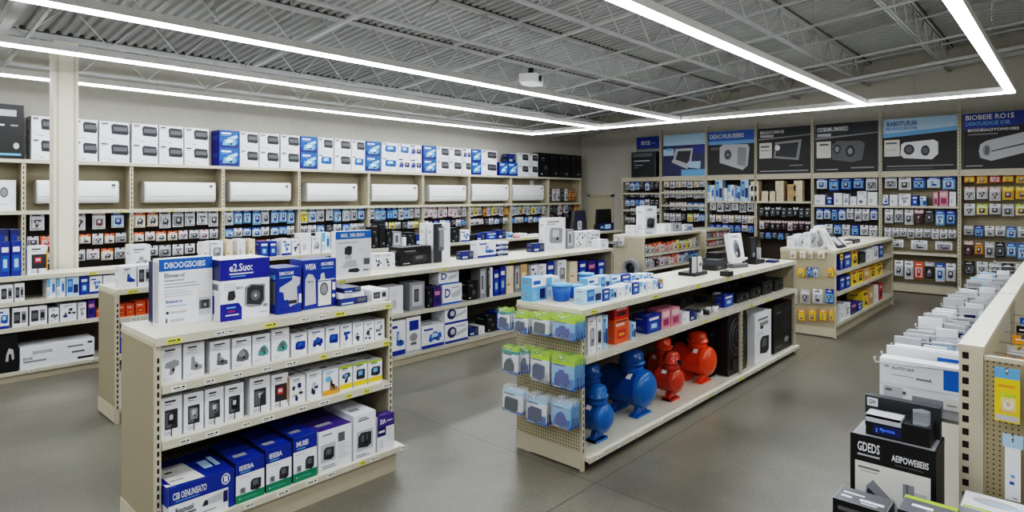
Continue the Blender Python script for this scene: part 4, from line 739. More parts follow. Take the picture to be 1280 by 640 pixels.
ROWS = {  # bay: (top px, bottom px, keys) at the middle of the bay
 0: [(227, 238, 'wg wb bs k wb k k'), (241, 247, 'k wg k wr k k wr'), (249, 258, 'wb wb b wb wg k k'), (260, 269, 'k wg w k wg k wg'), (272, 280, 'wg w k k w wg k')],
 1: [(226, 235, 'c w c w w c w'), (238, 248, 'w wr w w w w w'), (253, 263, 'k wr w w wb wb wb'), (267, 277, 'w w wr k ly w bs')],
 2: [(250, 265, 'w w wg wr wg w'), (269, 279, 'w c w c w w c'), (281, 290, 'b b wb b b wr b')],
 3: [(259, 272, 'k kw k kw k k kw k k'), (276, 288, 'wr m kw m m wr m m kw'), (291, 300, 'k b k b k k b k')],
 4: [(222, 238, 'wb b b b wg'), (261, 276, 'wb wb b wb w w w wb'), (281, 295, 'bs w bs w b w w')],
 5: [(221, 237, 'wg w b wb bs'), (262, 281, 'w wg w m k bs b'), (286, 298, 'w w w wg w wg w w w'), (300.5, 312, 'w w wg'), (327, 350, 'w w w o kw wb w')],
 6: [(217.5, 229, 'a a o a a'), (233.5, 251, 'wr wr wr y y'), (255, 270, 'w ly w wg ly'), (283, 297, 'wg b w w bs w'), (303, 323, 'm br wg k bs bs'), (329, 346, 'k w wg k w')]}
for bi, rows in ROWS.items():
    pm = (BPX[bi] + BPX[bi + 1]) / 2; ya, yb_ = BY[bi] - .06, BY[bi + 1] + .06
    if bi == 6: yb_ = atX(1285, 200, XB)[0]
    for ri, (pt, pb, ks) in enumerate(rows):
        ks = ks.split(); n = len(ks); zt = atX(pm, pt, XB + .1)[1]; zb = atX(pm, pb, XB + .1)[1]
        for i, k in enumerate(ks):
            h = (zt - zb) * (.86 + .14 * ((i * 5 + ri) % 3) / 2); w = min((ya - yb_) / n * .86, .30)
            y = ya + (yb_ - ya) * (i + .5) / n
            pack('hanging_pack', k, (XB + .1 + .01 * (i % 3), y, zt - h), w, h, .04, '%s pack, %s along the %s peg row under the %s poster' % (PN[k], ORD[i], ORD[ri], PL[bi]), 'hanging pack', 'packs hanging on the poster wall', NX)
def rowX(bi, z, specs, group, seed=0, yb_=None, d=.22):
    for i, (a, b, h, st) in enumerate(specs):
        ya, yb_ = BY[bi] - .05, BY[bi + 1] + .05; y0 = ya + (yb_ - ya) * a; y1 = ya + (yb_ - ya) * b
        cart('wall_shelf_carton', st, (XB + .02, y0, z), y0 - y1 - .008, d, h, '%s, %s on the shelf under the %s poster' % (LOOK[st], ORD[i], PL[bi]), 'box', group, NX)
G = 'cartons on the poster wall shelves'
rowX(2, 1.98, [(.0, .16, .42, 'skywhite'), (.17, .34, .56, 'palebox'), (.36, .44, .34, 'plain'), (.45, .6, .42, 'skywhite'), (.61, .72, .38, 'palebox'), (.73, .9, .56, 'palebox'), (.91, 1, .4, 'plain')], G)
r = random.Random(3)
k = 0
for ci, (a, b, n) in enumerate(((.02, .2, 4), (.24, .36, 2), (.37, .5, 2), (.51, .72, 4), (.74, .84, 1), (.86, 1.0, 4))):
    for j in range(n):
        ya, yb_ = BY[3] - .05, BY[4] + .05; h = .125 if n > 1 else .42
        st = 'tan' if ci == 4 else 'cream'
        cart('wall_shelf_carton', st, (XB + .02 + .004 * (j % 2), ya + (yb_ - ya) * a, 1.98 + j * (h + .0015)), (b - a) * (ya - yb_) - .008, .2, h, '%s carton, %s stack under the tilted-screen poster, %s from its bottom' % (st, ORD[ci], ORD[j]), 'box', 'cream cartons under the tilted-screen poster')
rowX(4, 1.9, [(.0, .18, .24, 'plain'), (.2, .3, .2, 'bluebook'), (.32, .46, .28, 'plain'), (.47, .56, .26, 'whitegrey'), (.58, .68, .2, 'plain'), (.69, .84, .32, 'parts'), (.85, 1, .3, 'plain')], G)
rowX(5, 1.9, [(.0, .08, .24, 'whiteblue'), (.1, .22, .24, 'plain'), (.23, .4, .26, 'whitegrey'), (.41, .5, .22, 'bluebook'), (.52, .61, .2, 'skybox'), (.7, .77, .3, 'pinkbox'), (.78, .9, .32, 'pinkbox'), (.91, 1, .3, 'plain')], G)
# ---------------------------------------------------------------- centre rack
MT, MS, MDK = 1.245, .87, .10
# tanks: horizontal pressure vessels on saddle feet, facing the aisle
def tank(x, y, r, L, z, m, label, group, neck=1.0, knob=False, twist=0.0):
    t = thing(None, 'pressure_tank', label, 'tank', group, (x, y, z + .0015), twist); cz = r + .075
    D = r * .55; dm = [(r * math.sin(q * math.pi / 16), D * (1 - math.cos(q * math.pi / 16))) for q in range(9)]
    prof = dm + [(r, D + .004), (r * 1.014, D + .007), (r * 1.014, D + .021), (r, D + .024)] + [(a, L - b) for a, b in dm[::-1]]
    part(MB().lathe(prof, (0, 0, cz), (0, 1, 0), m, 28), 'tank_body', t)
    ny = L * .40; nr = r * .64
    np_ = [(nr * 1.1, 0), (nr, .03), (nr * .97, r * .34 * neck), (nr * 1.16, r * .35 * neck), (nr * 1.16, r * .44 * neck), (nr, r * .46 * neck), (nr * .98, r * .78 * neck), (nr * .86, r * .86 * neck), (nr * .84, r * .92 * neck), (nr * .3, r * .94 * neck), (0, r * .94 * neck)]
    nk = part(MB().lathe(np_, (0, ny, cz + r * .86), (0, 0, 1), m, 20), 'pump_head', t)
    mb = MB()
    for a in range(6): mb.rod((nr * 1.02 * math.cos(a * 1.047), ny + nr * 1.02 * math.sin(a * 1.047), cz + r * .86 + r * .44 * neck), (nr * 1.05 * math.cos(a * 1.047), ny + nr * 1.05 * math.sin(a * 1.047), cz + r * .86 + r * .5 * neck), r * .06, 'steel', 6)
    part(mb, 'flange_bolt', nk)
    if knob: part(MB().lathe([(r * .2, 0), (r * .2, .03), (r * .14, .04), (0, .04)], (.0, ny - nr * .93, cz + r * 1.5), (0, -1, 0), 'black', 14), 'pressure_switch', nk)
    for yy in (.12, L - .2):
        mb = MB().prism([(-r * .62, .018), (r * .62, .018), (r * .34, cz - r * .9), (r * .5, cz - r * .72), (-r * .5, cz - r * .72), (-r * .34, cz - r * .9)], 'y', yy, yy + .035, m)
        ft = part(mb, 'foot', t)
        part(MB().box(-r * .7, yy - .03, 0, r * .7, yy + .065, .0175, m), 'foot_plate', ft)
    mb = MB(); a0 = .25
    yy = D + .06
    q = [(math.cos(2.15 + .12 * i) * (r + .002), yy + dy, cz + math.sin(2.15 + .12 * i) * (r + .002)) for dy in (0, .05) for i in range(4)]
    mb.add(q, [[i, i + 1, 5 + i, 4 + i] for i in range(3)], 'white')
    part(mb, 'label_sticker', t)
    q = MB().lathe([(r * .26, 0), (r * .24, .008), (0, .008)], (r * .3, .045, cz - r * .42), (.25, -1, -.3), m, 14); part(q, 'drain_plug', t)
    part(MB().lathe([(.008, -.01), (.008, .012), (0, .012)], (r * .33, .045, cz - r * .45), (.25, -1, -.3), 'steel', 8), 'valve', t)
    return t
def tk(pc, pb, r, L, yf, m, label, group, **k):
    if pc < 20: return tank(pc, yf, r, L, MDK, m, label, group, **k)
    x = atY(pc, 500, yf + r * .5)[0]; return tank(x, yf, r, L, MDK, m, label, group, **k)
G = 'pressure tanks on the centre rack deck'
tk(755, 540, .122, .31, 2.80, 'tankblue', 'small blue tank nearest the perforated end of the centre rack', G, neck=1.35)
tk(4.62, 540, .135, .27, 3.15, 'tankblue', 'blue tank in the shade behind the small blue tank', G, neck=1.3)
tk(806, 530, .172, .56, 2.84, 'tankblue', 'large blue tank beside the small blue tank on the centre rack', G, neck=1.15)
tk(846, 500, .122, .30, 2.85, 'tankred', 'smaller red-orange tank with black knob right of the large blue tank', G, neck=1.5, knob=True)
tk(5.95, 500, .135, .27, 3.15, 'tankorange', 'orange tank in the shade behind the smaller red-orange tank', G, neck=1.4)
tk(885, 478, .158, .5, 2.86, 'tankorange', 'large bright orange tank left of the dividing upright', G, neck=1.1)
# middle-shelf and deck goods
Ym = 2.84
G = 'goods on the middle shelf of the centre rack'; P_ = "on the centre rack's middle shelf"
rowY([(735, 745, 398, 'whitegrey'), (746, 753, 396, 'tallwhite'), (754, 760, 395, 'palebox')], Ym, MS, .1, P_, G, name='shelf_carton')
rowY([(768, 786, 401, 'orange')], Ym + .02, MS, .12, P_, G, name='shelf_carton', off=3)
x = atY(768, 300, Ym + .03)[0]; x1 = atY(786, 300, Ym + .03)[0]; z = atY(768, 401, Ym + .02)[1] + .003
cart('shelf_carton', 'red', (x, Ym + .03, z), x1 - x, .1, .1, 'small red carton on top of the orange carton, centre rack shelf', 'box', G)
rowY([(789, 795, 404, 'palebox')], Ym, MS, .1, P_, G, name='shelf_carton', off=4)
rowY([(809, 826, 396, 'bluebook'), (827, 838, 389, 'pinkbox'), (839, 850, 386, 'pinkbox')], Ym + .02, MS, .16, P_, G, name='shelf_carton', off=5)
x = atY(822, 300, Ym + .2)[0]; cart('shelf_carton', 'purplebook', (x, Ym + .22, MS), .3, .12, .13, 'purple pack lying behind the pink cartons, centre rack shelf', 'box', G)
rowY([(853, 862, 392, 'plain'), (863, 871, 390, 'navyflat')], Ym, MS, .1, P_, G, name='shelf_carton', off=8)
rj = random.Random(9)
def jar(x, y, z, r, h, m, lid, label, group):
    t = thing(MB().lathe([(r * .9, 0), (r, .004), (r, h * .8), (r * .8, h * .84), (0, h * .84)], (0, 0, 0), (0, 0, 1), m, 14), 'fitting', label, 'fitting', group, (x, y, z + .0012))
    part(MB().lathe([(r * .84, h * .845), (r * .84, h), (0, h)], (0, 0, 0), (0, 0, 1), lid, 14), 'cap', t)
for i, (p, c, l) in enumerate(((874, 'lgrey', 'dark'), (879, 'white', 'grey'), (884, 'dark', 'lgrey'), (889, 'lgrey', 'white'), (894, 'white', 'white'), (899, 'lgrey', 'dark'))):
    jar(atY(p, 300, Ym + .03)[0], Ym + .04 + .03 * (i % 2), MS, .035, .06, c, l, 'small pale fitting, %s in the row past the pink cartons' % ORD[i], 'small fittings on the centre rack shelf')
jar(atY(899, 300, Ym + .2)[0], Ym + .23, MS, .06, .13, 'lgrey', 'white', 'round pale fitting standing left of the small blue carton', 'small fittings on the centre rack shelf')
rowY([(905, 917, 370, 'bluebook')], Ym + .06, MS, .1, P_, G, name='shelf_carton', off=10)
for i in range(5):   # dark tools lying further back
    x = 5.75 + i * .26; h = .05 + .025 * (i % 3)
    t = thing(MB().prism([(0, 0), (.15, 0), (.17, h * .5), (.13, h), (.03, h), (-.01, h * .5)], 'y', 0, .12, 'dark'), 'hand_tool', 'dark hand tool lying %s along the back of the centre rack shelf' % ORD[i], 'tool', 'dark tools on the centre rack shelf', (x, 3.22 + .05 * (i % 2), MS + .0012), .05 * (i % 3 - 1))
    part(MB().rod((.16, .06, h * .5), (.23, .06, h * .6), .014, 'rubber', 8), 'grip', t)
def toolcase(x, y, z, w, d, h, label, group, m='black'):
    t = thing(None, 'tool_case', label, 'case', group, (x, y, z + .0012))
    b = .02; part(MB().prism([(b, 0), (w - b, 0), (w, b), (w, h * .55), (0, h * .55), (0, b)], 'y', 0, d, m), 'case_bottom', t)
    part(MB().prism([(0, h * .56), (w, h * .56), (w, h - b), (w - b, h), (b, h), (0, h - b)], 'y', 0, d, m), 'case_lid', t)
    for xx in (w * .25, w * .7): part(MB().box(xx, -.008, h * .45, xx + .04, -.001, h * .68, 'grey'), 'latch', t)
    part(MB().rod((w * .38, -.03, h * .5), (w * .62, -.03, h * .5), .009, 'rubber', 8).rod((w * .38, -.03, h * .5), (w * .38, -.002, h * .5), .008, 'rubber', 6).rod((w * .62, -.03, h * .5), (w * .62, -.002, h * .5), .008, 'rubber', 6), 'carry_handle', t)
for i, (pl, pr, h, yy) in enumerate(((921, 937, .1, 2.9), (938, 951, .12, 2.9), (953, 966, .17, 2.9), (968, 979, .15, 2.9))):
    x = atY(pl, 300, yy)[0]; x1 = atY(pr, 300, yy)[0]; toolcase(x, yy, MS, x1 - x, .25, h, 'black tool case, %s from the blue carton on the centre rack shelf' % ORD[i], 'black cases on the centre rack shelf')
for i, (pl, pr, h) in enumerate(((905, 925, .2), (928, 955, .22))):
    x = atY(pl, 300, 3.2)[0]; x1 = atY(pr, 300, 3.2)[0]; toolcase(x, 3.2, MS, x1 - x, .2, h, 'taller black case, %s at the back of the centre rack shelf' % ORD[i], 'black cases on the centre rack shelf')
# deck right of the dividing upright
x0 = atY(909.5, 300, 2.86)[0]; x1 = atY(934, 300, 2.86)[0]; zz = MDK + .0012; w = x1 - x0; h = atY(910, 393, 2.86)[1] - MDK
t = thing(None, 'air_cooler', 'black rounded appliance with round grille right of the dividing upright', 'appliance', None, (x0, 2.86, zz))
rr = .1; pf = [(w * .06, .0), (w * .94, .0), (w, .05), (w, h - rr), (w - rr * .3, h - rr * .3), (w - rr, h), (rr, h), (rr * .3, h - rr * .3), (0, h - rr), (0, .05)]
part(MB().prism(pf, 'y', 0, .36, 'black'), 'housing', t)
mb = MB()
for k, q in enumerate((.24, .2, .155, .11, .06)): mb.lathe([(w * q * 1.6, 0), (w * q * 1.6 + .006, -.006), (w * q * 1.6 + .012, 0)], (w * .5, -.0015, h * .6), (0, 1, 0), 'grey' if k % 2 == 0 else 'dark', 24, True, False)
part(mb, 'fan_grille', t)
part(MB().box(w * .2, -.012, h * .1, w * .8, -.001, h * .24, 'dark'), 'control_panel', t)
x = 6.55; x1 = 6.66
cart('deck_carton', 'blacksq', (x, 3.0, MDK), x1 - x, .3, .55, 'black carton in the shade left of the dividing upright', 'box')
x0 = atY(943.5, 300, 2.84)[0]; x1 = atY(964, 300, 2.84)[0]; h = atY(943, 394, 2.84)[1] - MDK
mb = MB().box(0, 0, 0, x1 - x0, .3, h, W); mb.decal((0, 0, 0), (1, 0, 0), (0, 0, 1), (0, -1, 0), x1 - x0, h, [('r', .2, .84, .8, .88, 'grey'), ('r', .3, .72, .8, .8, 'mgrey'), ('r', .32, .66, .5, .72, 'dark')] + shp('cube', .3, .12, .85, .5, 'dark', 'grey') + rl(.1, .6, .5, 2, .04, 'lgrey'))
mb.decal((0, .3, 0), (0, -1, 0), (0, 0, 1), (-1, 0, 0), .3, h, [('r', .1, .6, .7, .66, 'grey'), ('r', .1, .3, .6, .4, 'mgrey'), ('r', 0, 0, .5, .35, 'dark')])
thing(mb, 'deck_carton', 'white carton with dark machine picture on the centre rack deck', 'box', None, (x0, 2.84, zz))
x0 = atY(967, 300, 2.84)[0]; x1 = atY(991, 300, 2.84)[0]; h = atY(967, 383, 2.84)[1] - MDK
mb = MB().box(0, 0, 0, x1 - x0 - .05, .36, h, 'black'); mb.decal((0, 0, 0), (1, 0, 0), (0, 0, 1), (0, -1, 0), x1 - x0 - .05, h, [('r', .15, .8, .4, .84, 'grey'), ('r', .6, .78, .9, .9, 'dark'), ('e', .7, .2, .12, .06, 'mgrey'), ('r', .55, .45, .9, .6, 'dark'), ('r', .1, .1, .4, .13, 'grey')])
thing(mb, 'deck_carton', 'large black carton at the far end of the centre rack deck', 'box', None, (x0, 2.84, zz))
# ---- counter top of the centre rack: blue and white cartons
G = 'blue and white cartons on the centre rack top'
def topbox(pl, pb, pr, pt, st, lb, d=.14, g=G, nm='small_blue_carton', Y=2.9): onT(nm, pl, pb, pr, pt, MT, st, d, lb, 'box', g, Y=Y)
def cup(pl, pb, pr, pt, label):
    x, y = atZ((pl + pr) / 2, pb, MT); w = (atY(pr, 300, y)[0] - atY(pl, 300, y)[0]) / 2; h = atY(pl, pt, y)[1] - MT; y += w
    t = thing(MB().lathe([(w * .78, 0), (w * .82, .004), (w, h * .86), (0, h * .86)], (0, 0, 0), (0, 0, 1), 'midblue', 18), 'blue_tub', label, 'tub', 'blue tubs on the centre rack top', (x, y, MT + .0012))
    part(MB().lathe([(w * 1.06, h * .862), (w * 1.06, h), (0, h)], (0, 0, 0), (0, 0, 1), 'sky', 18), 'lid', t)
topbox(665, 369, 683, 348, 'skybox', 'sky blue carton at the near corner of the centre rack top', .12, Y=3.32)
topbox(684, 370, 699, 347, 'skywhite', 'white and sky blue carton beside the near corner carton', .12, Y=3.32)
cup(704, 377, 719, 357, 'blue tub in front of the sky blue cartons'); cup(721, 373, 733, 358, 'second blue tub, right of the front one'); cup(735, 359, 746, 343, 'third blue tub, standing further back')
topbox(732.5, 378, 753, 362, 'palebox', 'pale blue carton right of the tubs', .12); topbox(754, 377, 762, 362, 'bluebook', 'blue carton, first past the pale blue one', .09); topbox(763, 375, 771, 361, 'palebox', 'pale carton, second past the pale blue one', .1); topbox(772, 373, 781, 359, 'plain', 'plain white carton, third past the pale blue one', .1)
for i, (pl, pb, pr, pt, st) in enumerate(((782, 371, 790, 356, 'skywhite'), (791, 369.5, 799, 354, 'bluebook'), (800, 368, 808, 353, 'skywhite'), (809, 366, 816, 352, 'plain'), (817, 365, 823, 350.5, 'skywhite'), (824, 363, 829, 349.5, 'yellowblue'))):
    topbox(pl, pb, pr, pt, st, '%s, %s in the front row past the plain white carton' % (LOOK[st], ORD[i]), .11)
for i, (pl, pb, pr, pt, st) in enumerate(((735, 362, 748, 349, 'skybox'), (750, 362, 763, 346, 'palebox'), (764, 360, 776, 346, 'skybox'), (777, 358, 788, 344, 'bluebook'), (789, 356.5, 799, 344, 'palebox'), (800, 355, 809, 343.5, 'skywhite'), (810, 353.5, 817, 342.5, 'skybox'))):
    x, y = atZ(pl, pb, MT)
    topbox(pl, pb, pr, pt, st, '%s, %s in the rear row on the centre rack top' % (LOOK[st], ORD[i]), .1, Y=3.22)
# display stand with devices
def dev(px, pb, label, w, d, h, m, parts_):
    x, y = atZ(px, pb, MT); t = thing(None, 'display_device', label, 'device', None, (x, y, MT + .0012)); part(MB().box(0, 0, 0, w, d, h, m), 'base_plate', t)
    for nm, mb in parts_: part(mb, nm, t)
    return t
x_, y_ = atZ(869, 345, MT)
dev(869, 346, 'black display stand holding two pale panels on the centre rack top', .30, .2, .035, 'black', [
  ('pale_panel', MB().prism([(.0, .04), (.02, .04), (.02, .07), (.0, .07)], 'z', .036, .2, 'black').box(.0, .02, .036, .075, .038, .21, 'lgrey')), ('dark_post', MB().box(.08, .03, .036, .11, .06, .22, 'black')),
  ('pale_panel', MB().box(.115, .02, .036, .2, .05, .2, 'offwhite')), ('round_knob', MB().rod((.16, .0195, .12), (.16, .012, .12), .02, 'grey', 12)), ('side_panel', MB().box(.205, .03, .036, .235, .1, .15, 'lgrey'))])
dev(895, 339, 'low black device right of the stand with pale panels', .3, .18, .06, 'black', [('top_cover', MB().prism([(.02, .061), (.28, .061), (.25, .12), (.06, .12)], 'y', .01, .17, 'dark')), ('front_button', MB().box(.05, -.008, .02, .12, -.001, .045, 'grey'))])
dev(898, 332, 'dark grey device at the back behind the low black device', .34, .2, .08, 'dark', [('top_cover', MB().box(.03, .02, .081, .31, .18, .15, 'black')), ('dial', MB().rod((.1, -.001, .05), (.1, -.014, .05), .025, 'mgrey', 12))])
dev(911, 346, 'small flat black gadget at the front edge of the counter', .12, .1, .05, 'black', [('top_button', MB().rod((.06, .05, .051), (.06, .05, .062), .02, 'grey', 12))])
# tilted sign card with product picture
x, y = atZ(922, 336, MT)
t = thing(None, 'tilted_display_box', 'white box with oval dark product picture tilted back on the centre rack', 'box', None, (x, y + .02, MT + .0012), -.28)
w, h, dd = .235, .36, .07; a = .30
mb = MB().box(0, 0, 0, w, dd, h, W); mb.decal((0, 0, 0), (1, 0, 0), (0, 0, 1), (0, -1, 0), w, h, [('t', 'TCIEIIIUI', .12, .84, .72, .91, 'dark'), ('e', .46, .44, .24, .32, 'mgrey', 24), ('e', .5, .38, .2, .25, 'grey', 24), ('e', .58, .3, .14, .16, 'dark', 20), ('e', .42, .28, .08, .07, 'lgrey', 12), ('r', .1, .06, .9, .08, 'lgrey')])
ca, sa = math.cos(a), math.sin(a)
mb.v = [(q[0], q[1] * ca + q[2] * sa * .6 + .05, q[2] * ca - q[1] * sa * .6 + .075) for q in mb.v]
part(mb, 'carton', t)
part(MB().prism([(.02, 0), (.2, 0), (.2, .02), (.05, .055), (.02, .04)], 'x', -.02, w + .02, 'grey'), 'cradle', t)
x, y = atZ(945, 331, MT)
t = thing(None, 'display_monitor', 'black upright monitor on a flat base behind the tilted box', 'monitor', None, (x, y, MT + .0012))
part(MB().box(0, 0, 0, .3, .18, .05, 'black'), 'base', t); part(MB().box(.03, .08, .051, .26, .12, .34, 'black'), 'casing', t)
mb = MB(); mb.decal((.03, .08, .051), (1, 0, 0), (0, 0, 1), (0, -1, 0), .23, .289, [('r', .08, .1, .7, .92, 'dark'), ('r', .3, .12, .62, .3, 'mgrey')]); part(mb, 'screen', t)
part(MB().box(.2, .03, .051, .25, .07, .2, 'lgrey'), 'side_handset', t)
x, y = atZ(968, 329, MT); thing(MB().prism([(0, 0), (.2, 0), (.17, .03), (.02, .03)], 'y', 0, .12, 'navy'), 'blue_tray', 'small navy tray near the far end of the centre rack top', 'tray', None, (x, y, MT + .0012))
# ---- packs on the perforated end of the centre rack: several deep on each hook
def blister(name, loc, w, h, key, label, group, head='lime', cl='clear'):
    ca, he, bl, pr = PC[key]
    t = thing(None, name, label, 'hanging pack', group, loc, NX)
    part(MB().box(-w / 2, 0, 0, w / 2, .003, h * .84, ca).decal((-w / 2, 0, 0), (1, 0, 0), (0, 0, 1), (0, -1, 0), w, h * .84, [('r', 0, 0, 1, .14, 'midblue' if key != 'wg' else 'mgrey'), ('r', 0, .88, 1, 1, head), ('r', .06, .82, .6, .87, 'dark'), ('r', .7, .12, .96, .4, he), ('r', .06, .03, .4, .06, 'white')]), 'backing_card', t)
    part(MB().box(-w / 2, 0, h * .84 + .0005, -.012, .003, h, 'cleargreen' if head != 'pale' else 'clear').box(.012, 0, h * .84 + .0005, w / 2, .003, h, 'cleargreen' if head != 'pale' else 'clear').box(-.0119, 0, h * .84 + .0005, .0119, .003, h * .92, 'clear'), 'header_card', t)
    part(MB().prism([(-w * .42, -.024), (w * .42, -.024), (w * .46, -.0005), (-w * .46, -.0005)], 'z', h * .06, h * .74, cl), 'clear_blister', t)
    r = random.Random(int(w * 1e4 + h * 1e3)); P = [((a - .5) * w * .62 - w * .04, h * (.1 + b * .5)) for a, b in SH[r.choice(('mouse', 'cube', 'slab', 'tower', 'boot', 'motor'))]]
    part(MB().prism(P, 'y', -.018, -.002, {'wb': 'navy', 'bs': 'blue', 'w': 'dark', 'wg': 'navy'}[key]), 'product', t)
    return t
PROT = {}
def hang(prot, name, loc, w, h, key, label, group, head):
    k = (round(w, 3), round(h, 3), key, head)
    if k in PROT: return tag(dup(PROT[k], loc, NX), label, 'hanging pack', group)
    PROT[k] = blister(name, loc, w, h, key, label, group, head); return PROT[k]
HK = [  # px left, right, top, bottom of the front pack, key, depth count, row name
 (622, 637, 384, 412, 'wb', 3, 'upper'), (642, 660, 389, 417, 'wb', 4, 'upper'), (664, 687, 390, 419, 'w', 4, 'upper'), (689, 720, 393, 424, 'bs', 5, 'upper'),
 (627, 648, 431, 467, 'w', 3, 'middle'), (650, 661, 432, 466, 'wb', 3, 'middle'), (662, 687, 436, 478, 'wg', 4, 'middle'), (688, 719, 442, 486, 'bs', 5, 'middle'),
 (627, 654, 480, 516, 'w', 3, 'lower'), (656, 684, 490, 530, 'wb', 4, 'lower'), (689, 714, 496, 535, 'bs', 4, 'lower')]
XE_ = 3.859
for hi, (pl, pr_, pt, pb, key, n, rn) in enumerate(HK):
    xf = XE_ - .16 - (.05 if pl < 640 else 0); y0, zt = atX(pl, pt, xf); y1, _ = atX(pr_, pt, xf); _, zb = atX((pl + pr_) / 2, pb, xf)
    w = (y0 - y1) * .92; h = zt - zb; yc = (y0 + y1) / 2
    lime = 'lime' if hi in (1, 2, 3, 6, 7) else ('teal' if hi < 6 else 'pale')
    for j in range(n):
        xx = xf + j * .034
        hang(None, 'blister_pack', (xx, yc + .004 * ((j * 2) % 3 - 1), zt - h - .002 * (j % 2)), w, h, key, '%s blister pack, %s hook on the %s row, %s from the front' % (PN[key], ORD[hi if hi < 4 else hi - 4 if hi < 8 else hi - 8], rn, ORD[j]), 'blister packs on the centre rack end', lime)
    hk = MB().rod((xf - .05 - 3.86, yc - 3.48, zt - .006), (-.0, yc - 3.48, zt - .006), .0032, 'chrome').rod((xf - .05 - 3.86, yc - 3.48, zt - .006), (xf - .055 - 3.86, yc - 3.48, zt + .018), .0032, 'chrome')
    part(hk, 'peg_hook', MG)

# ---------------------------------------------------------------- far right rack: cards on its end, goods on shelves and top
XR = 9.97 - .06
RR = [(312, 323, [(987, 995), (999, 1007), (1010, 1015), (1021, 1031)], 'c c c c'), (334, 346, [(978, 985), (996, 1006), (1007.5, 1015), (1016, 1022), (1033, 1042)], 'wg a b wb a'), (361, 379, [(978, 988), (989, 996), (1000, 1012), (1015, 1028), (1031, 1042)], 'wb w wg w b'), (386, 401, [(985, 992), (997, 1006), (1010, 1020), (1024, 1033), (1036, 1042)], 'oc a a a a')]
for ri, (pt, pb, sp, ks) in enumerate(RR):
    for i, ((pl, pr_), k) in enumerate(zip(sp, ks.split())):
        y0, zt = atX(pl, pt, XR); y1, _ = atX(pr_, pt, XR); zb = atX(pl, pb, XR)[1]
        if y0 > 3.3 or y1 < 2.6: y0 = min(y0, 3.29)
        pack('hanging_card', k, (XR + .02, (y0 + y1) / 2, zb), max(.05, (y0 - y1) * .92), zt - zb, .025, '%s card, %s from left, %s row, far right rack end' % (PN[k], ORD[i], ORD[ri]), 'hanging pack', 'cards on the far right rack end', NX)
        part(MB().rod((XR + .02 - .03 - 9.97, (y0 + y1) / 2 - 3.3, zt - .004), (-.001, (y0 + y1) / 2 - 3.3, zt - .004), .003, 'chrome', 5), 'peg_hook', RG)
Yg = 2.64
rowY([(1050, 1054, 318, 'yellowblue'), (1055, 1064, 318, 'bluebook'), (1065, 1072, 314, 'yellow'), (1074, 1082, 317, 'black'), (1083, 1090, 312, 'plain'), (1091, 1098, 309, 'whitegrey'), (1099, 1104, 306, 'bluebook')], Yg, .99, .25, "on the far right rack's top shelf", 'goods on the far right rack', name='rack_carton')
rowY([(1050, 1056, 347, 'bluebook'), (1057, 1063, 345, 'bluebook'), (1064, 1071, 340, 'yellow'), (1072, 1079, 338, 'yellow'), (1080, 1087, 336, 'tan'), (1088, 1094, 335, 'yellow'), (1095, 1103, 330, 'yellow')], Yg, .676, .25, "on the far right rack's middle shelf", 'goods on the far right rack', name='rack_carton')
rowY([(1050, 1055.5, 383, 'plain'), (1056, 1063, 381, 'whitegrey'), (1064, 1071, 380, 'purplebook'), (1072, 1078, 379, 'bluebook'), (1079, 1085, 366, 'yellow'), (1086, 1092, 360, 'tan'), (1093, 1098, 358, 'plain'), (1099, 1103, 355, 'red')], Yg, .22, .25, "on the far right rack's bottom deck", 'goods on the far right rack', name='rack_carton')
x = atY(1068, 300, 2.95)[0]; cart('rack_carton', 'yellow', (x, 2.95, .22), .6, .2, .42, 'big amber carton deep behind the printed packs, far right rack deck', 'box', 'goods on the far right rack')
ZR = 1.31; G = 'goods heaped on the far right rack top'
for i, (pl, pb, pr_, pt, st, yy) in enumerate(((992, 309, 999, 296, 'plain', 3.24), (1000, 308, 1007, 293, 'whitegrey', 3.24), (1013, 311, 1020, 291, 'parts', 3.0), (1021, 310, 1029, 287, 'floral', 3.0))):
    onT('rack_top_carton', pl, pb, pr_, pt, ZR, st, .1, '%s, %s from the left on the far right rack top' % (LOOK[st], ORD[i]), 'box', G, Y=yy)
def wedge(x, y, w, d, h, ang, m, m2, label):
    t = thing(None, 'leaning_pack', label, 'pack', G, (x, y, ZR + .0012), ang)
    part(MB().prism([(0, 0), (.04, 0), (.03 + d, h), (d, h)], 'x', 0, w, m), 'sleeve', t)   # leans back
    mb = MB(); mb.add([(w * .2, -.001 + d * .2 , h * .2), (w * .8, -.001 + d * .2, h * .2), (w * .8, -.001 + d * .8, h * .8), (w * .2, -.001 + d * .8, h * .8)], [[0, 1, 2, 3]], m2); part(mb, 'picture', t)
wedge(10.03, 2.70, .3, .16, .3, 0, 'offwhite', 'lgrey', 'white pack leaning back in the heap on the far right rack')
wedge(10.38, 2.68, .42, .2, .2, 0, 'dark', 'lgrey', 'dark framed pack leaning back in the heap on the far right rack')
x, y = 10.75, 3.08; cart('rack_top_carton', 'plain', (x, y, ZR), .36, .08, .32, 'upright white card box behind the heap on the far right rack top', 'box', G)
x, y = 10.95, 2.76; cart('rack_top_carton', 'lime', (x, y, ZR), .5, .16, .05, 'flat white and yellow pack before the upright card box', 'box', G)
x, y = 11.55, 2.76; cart('rack_top_carton', 'black', (x, y, ZR), .4, .16, .06, 'flat black pack right of the yellow and white flat pack', 'box', G)
x, y = 11.4, 2.95; t = thing(MB().prism([(0, 0), (.5, 0), (.46, .08), (.2, .12), (.04, .07)], 'y', 0, .14, 'bright'), 'blue_bag', 'bright blue bag lying at the back of the far right rack top', 'bag', G, (x, y + .15, ZR + .0012))
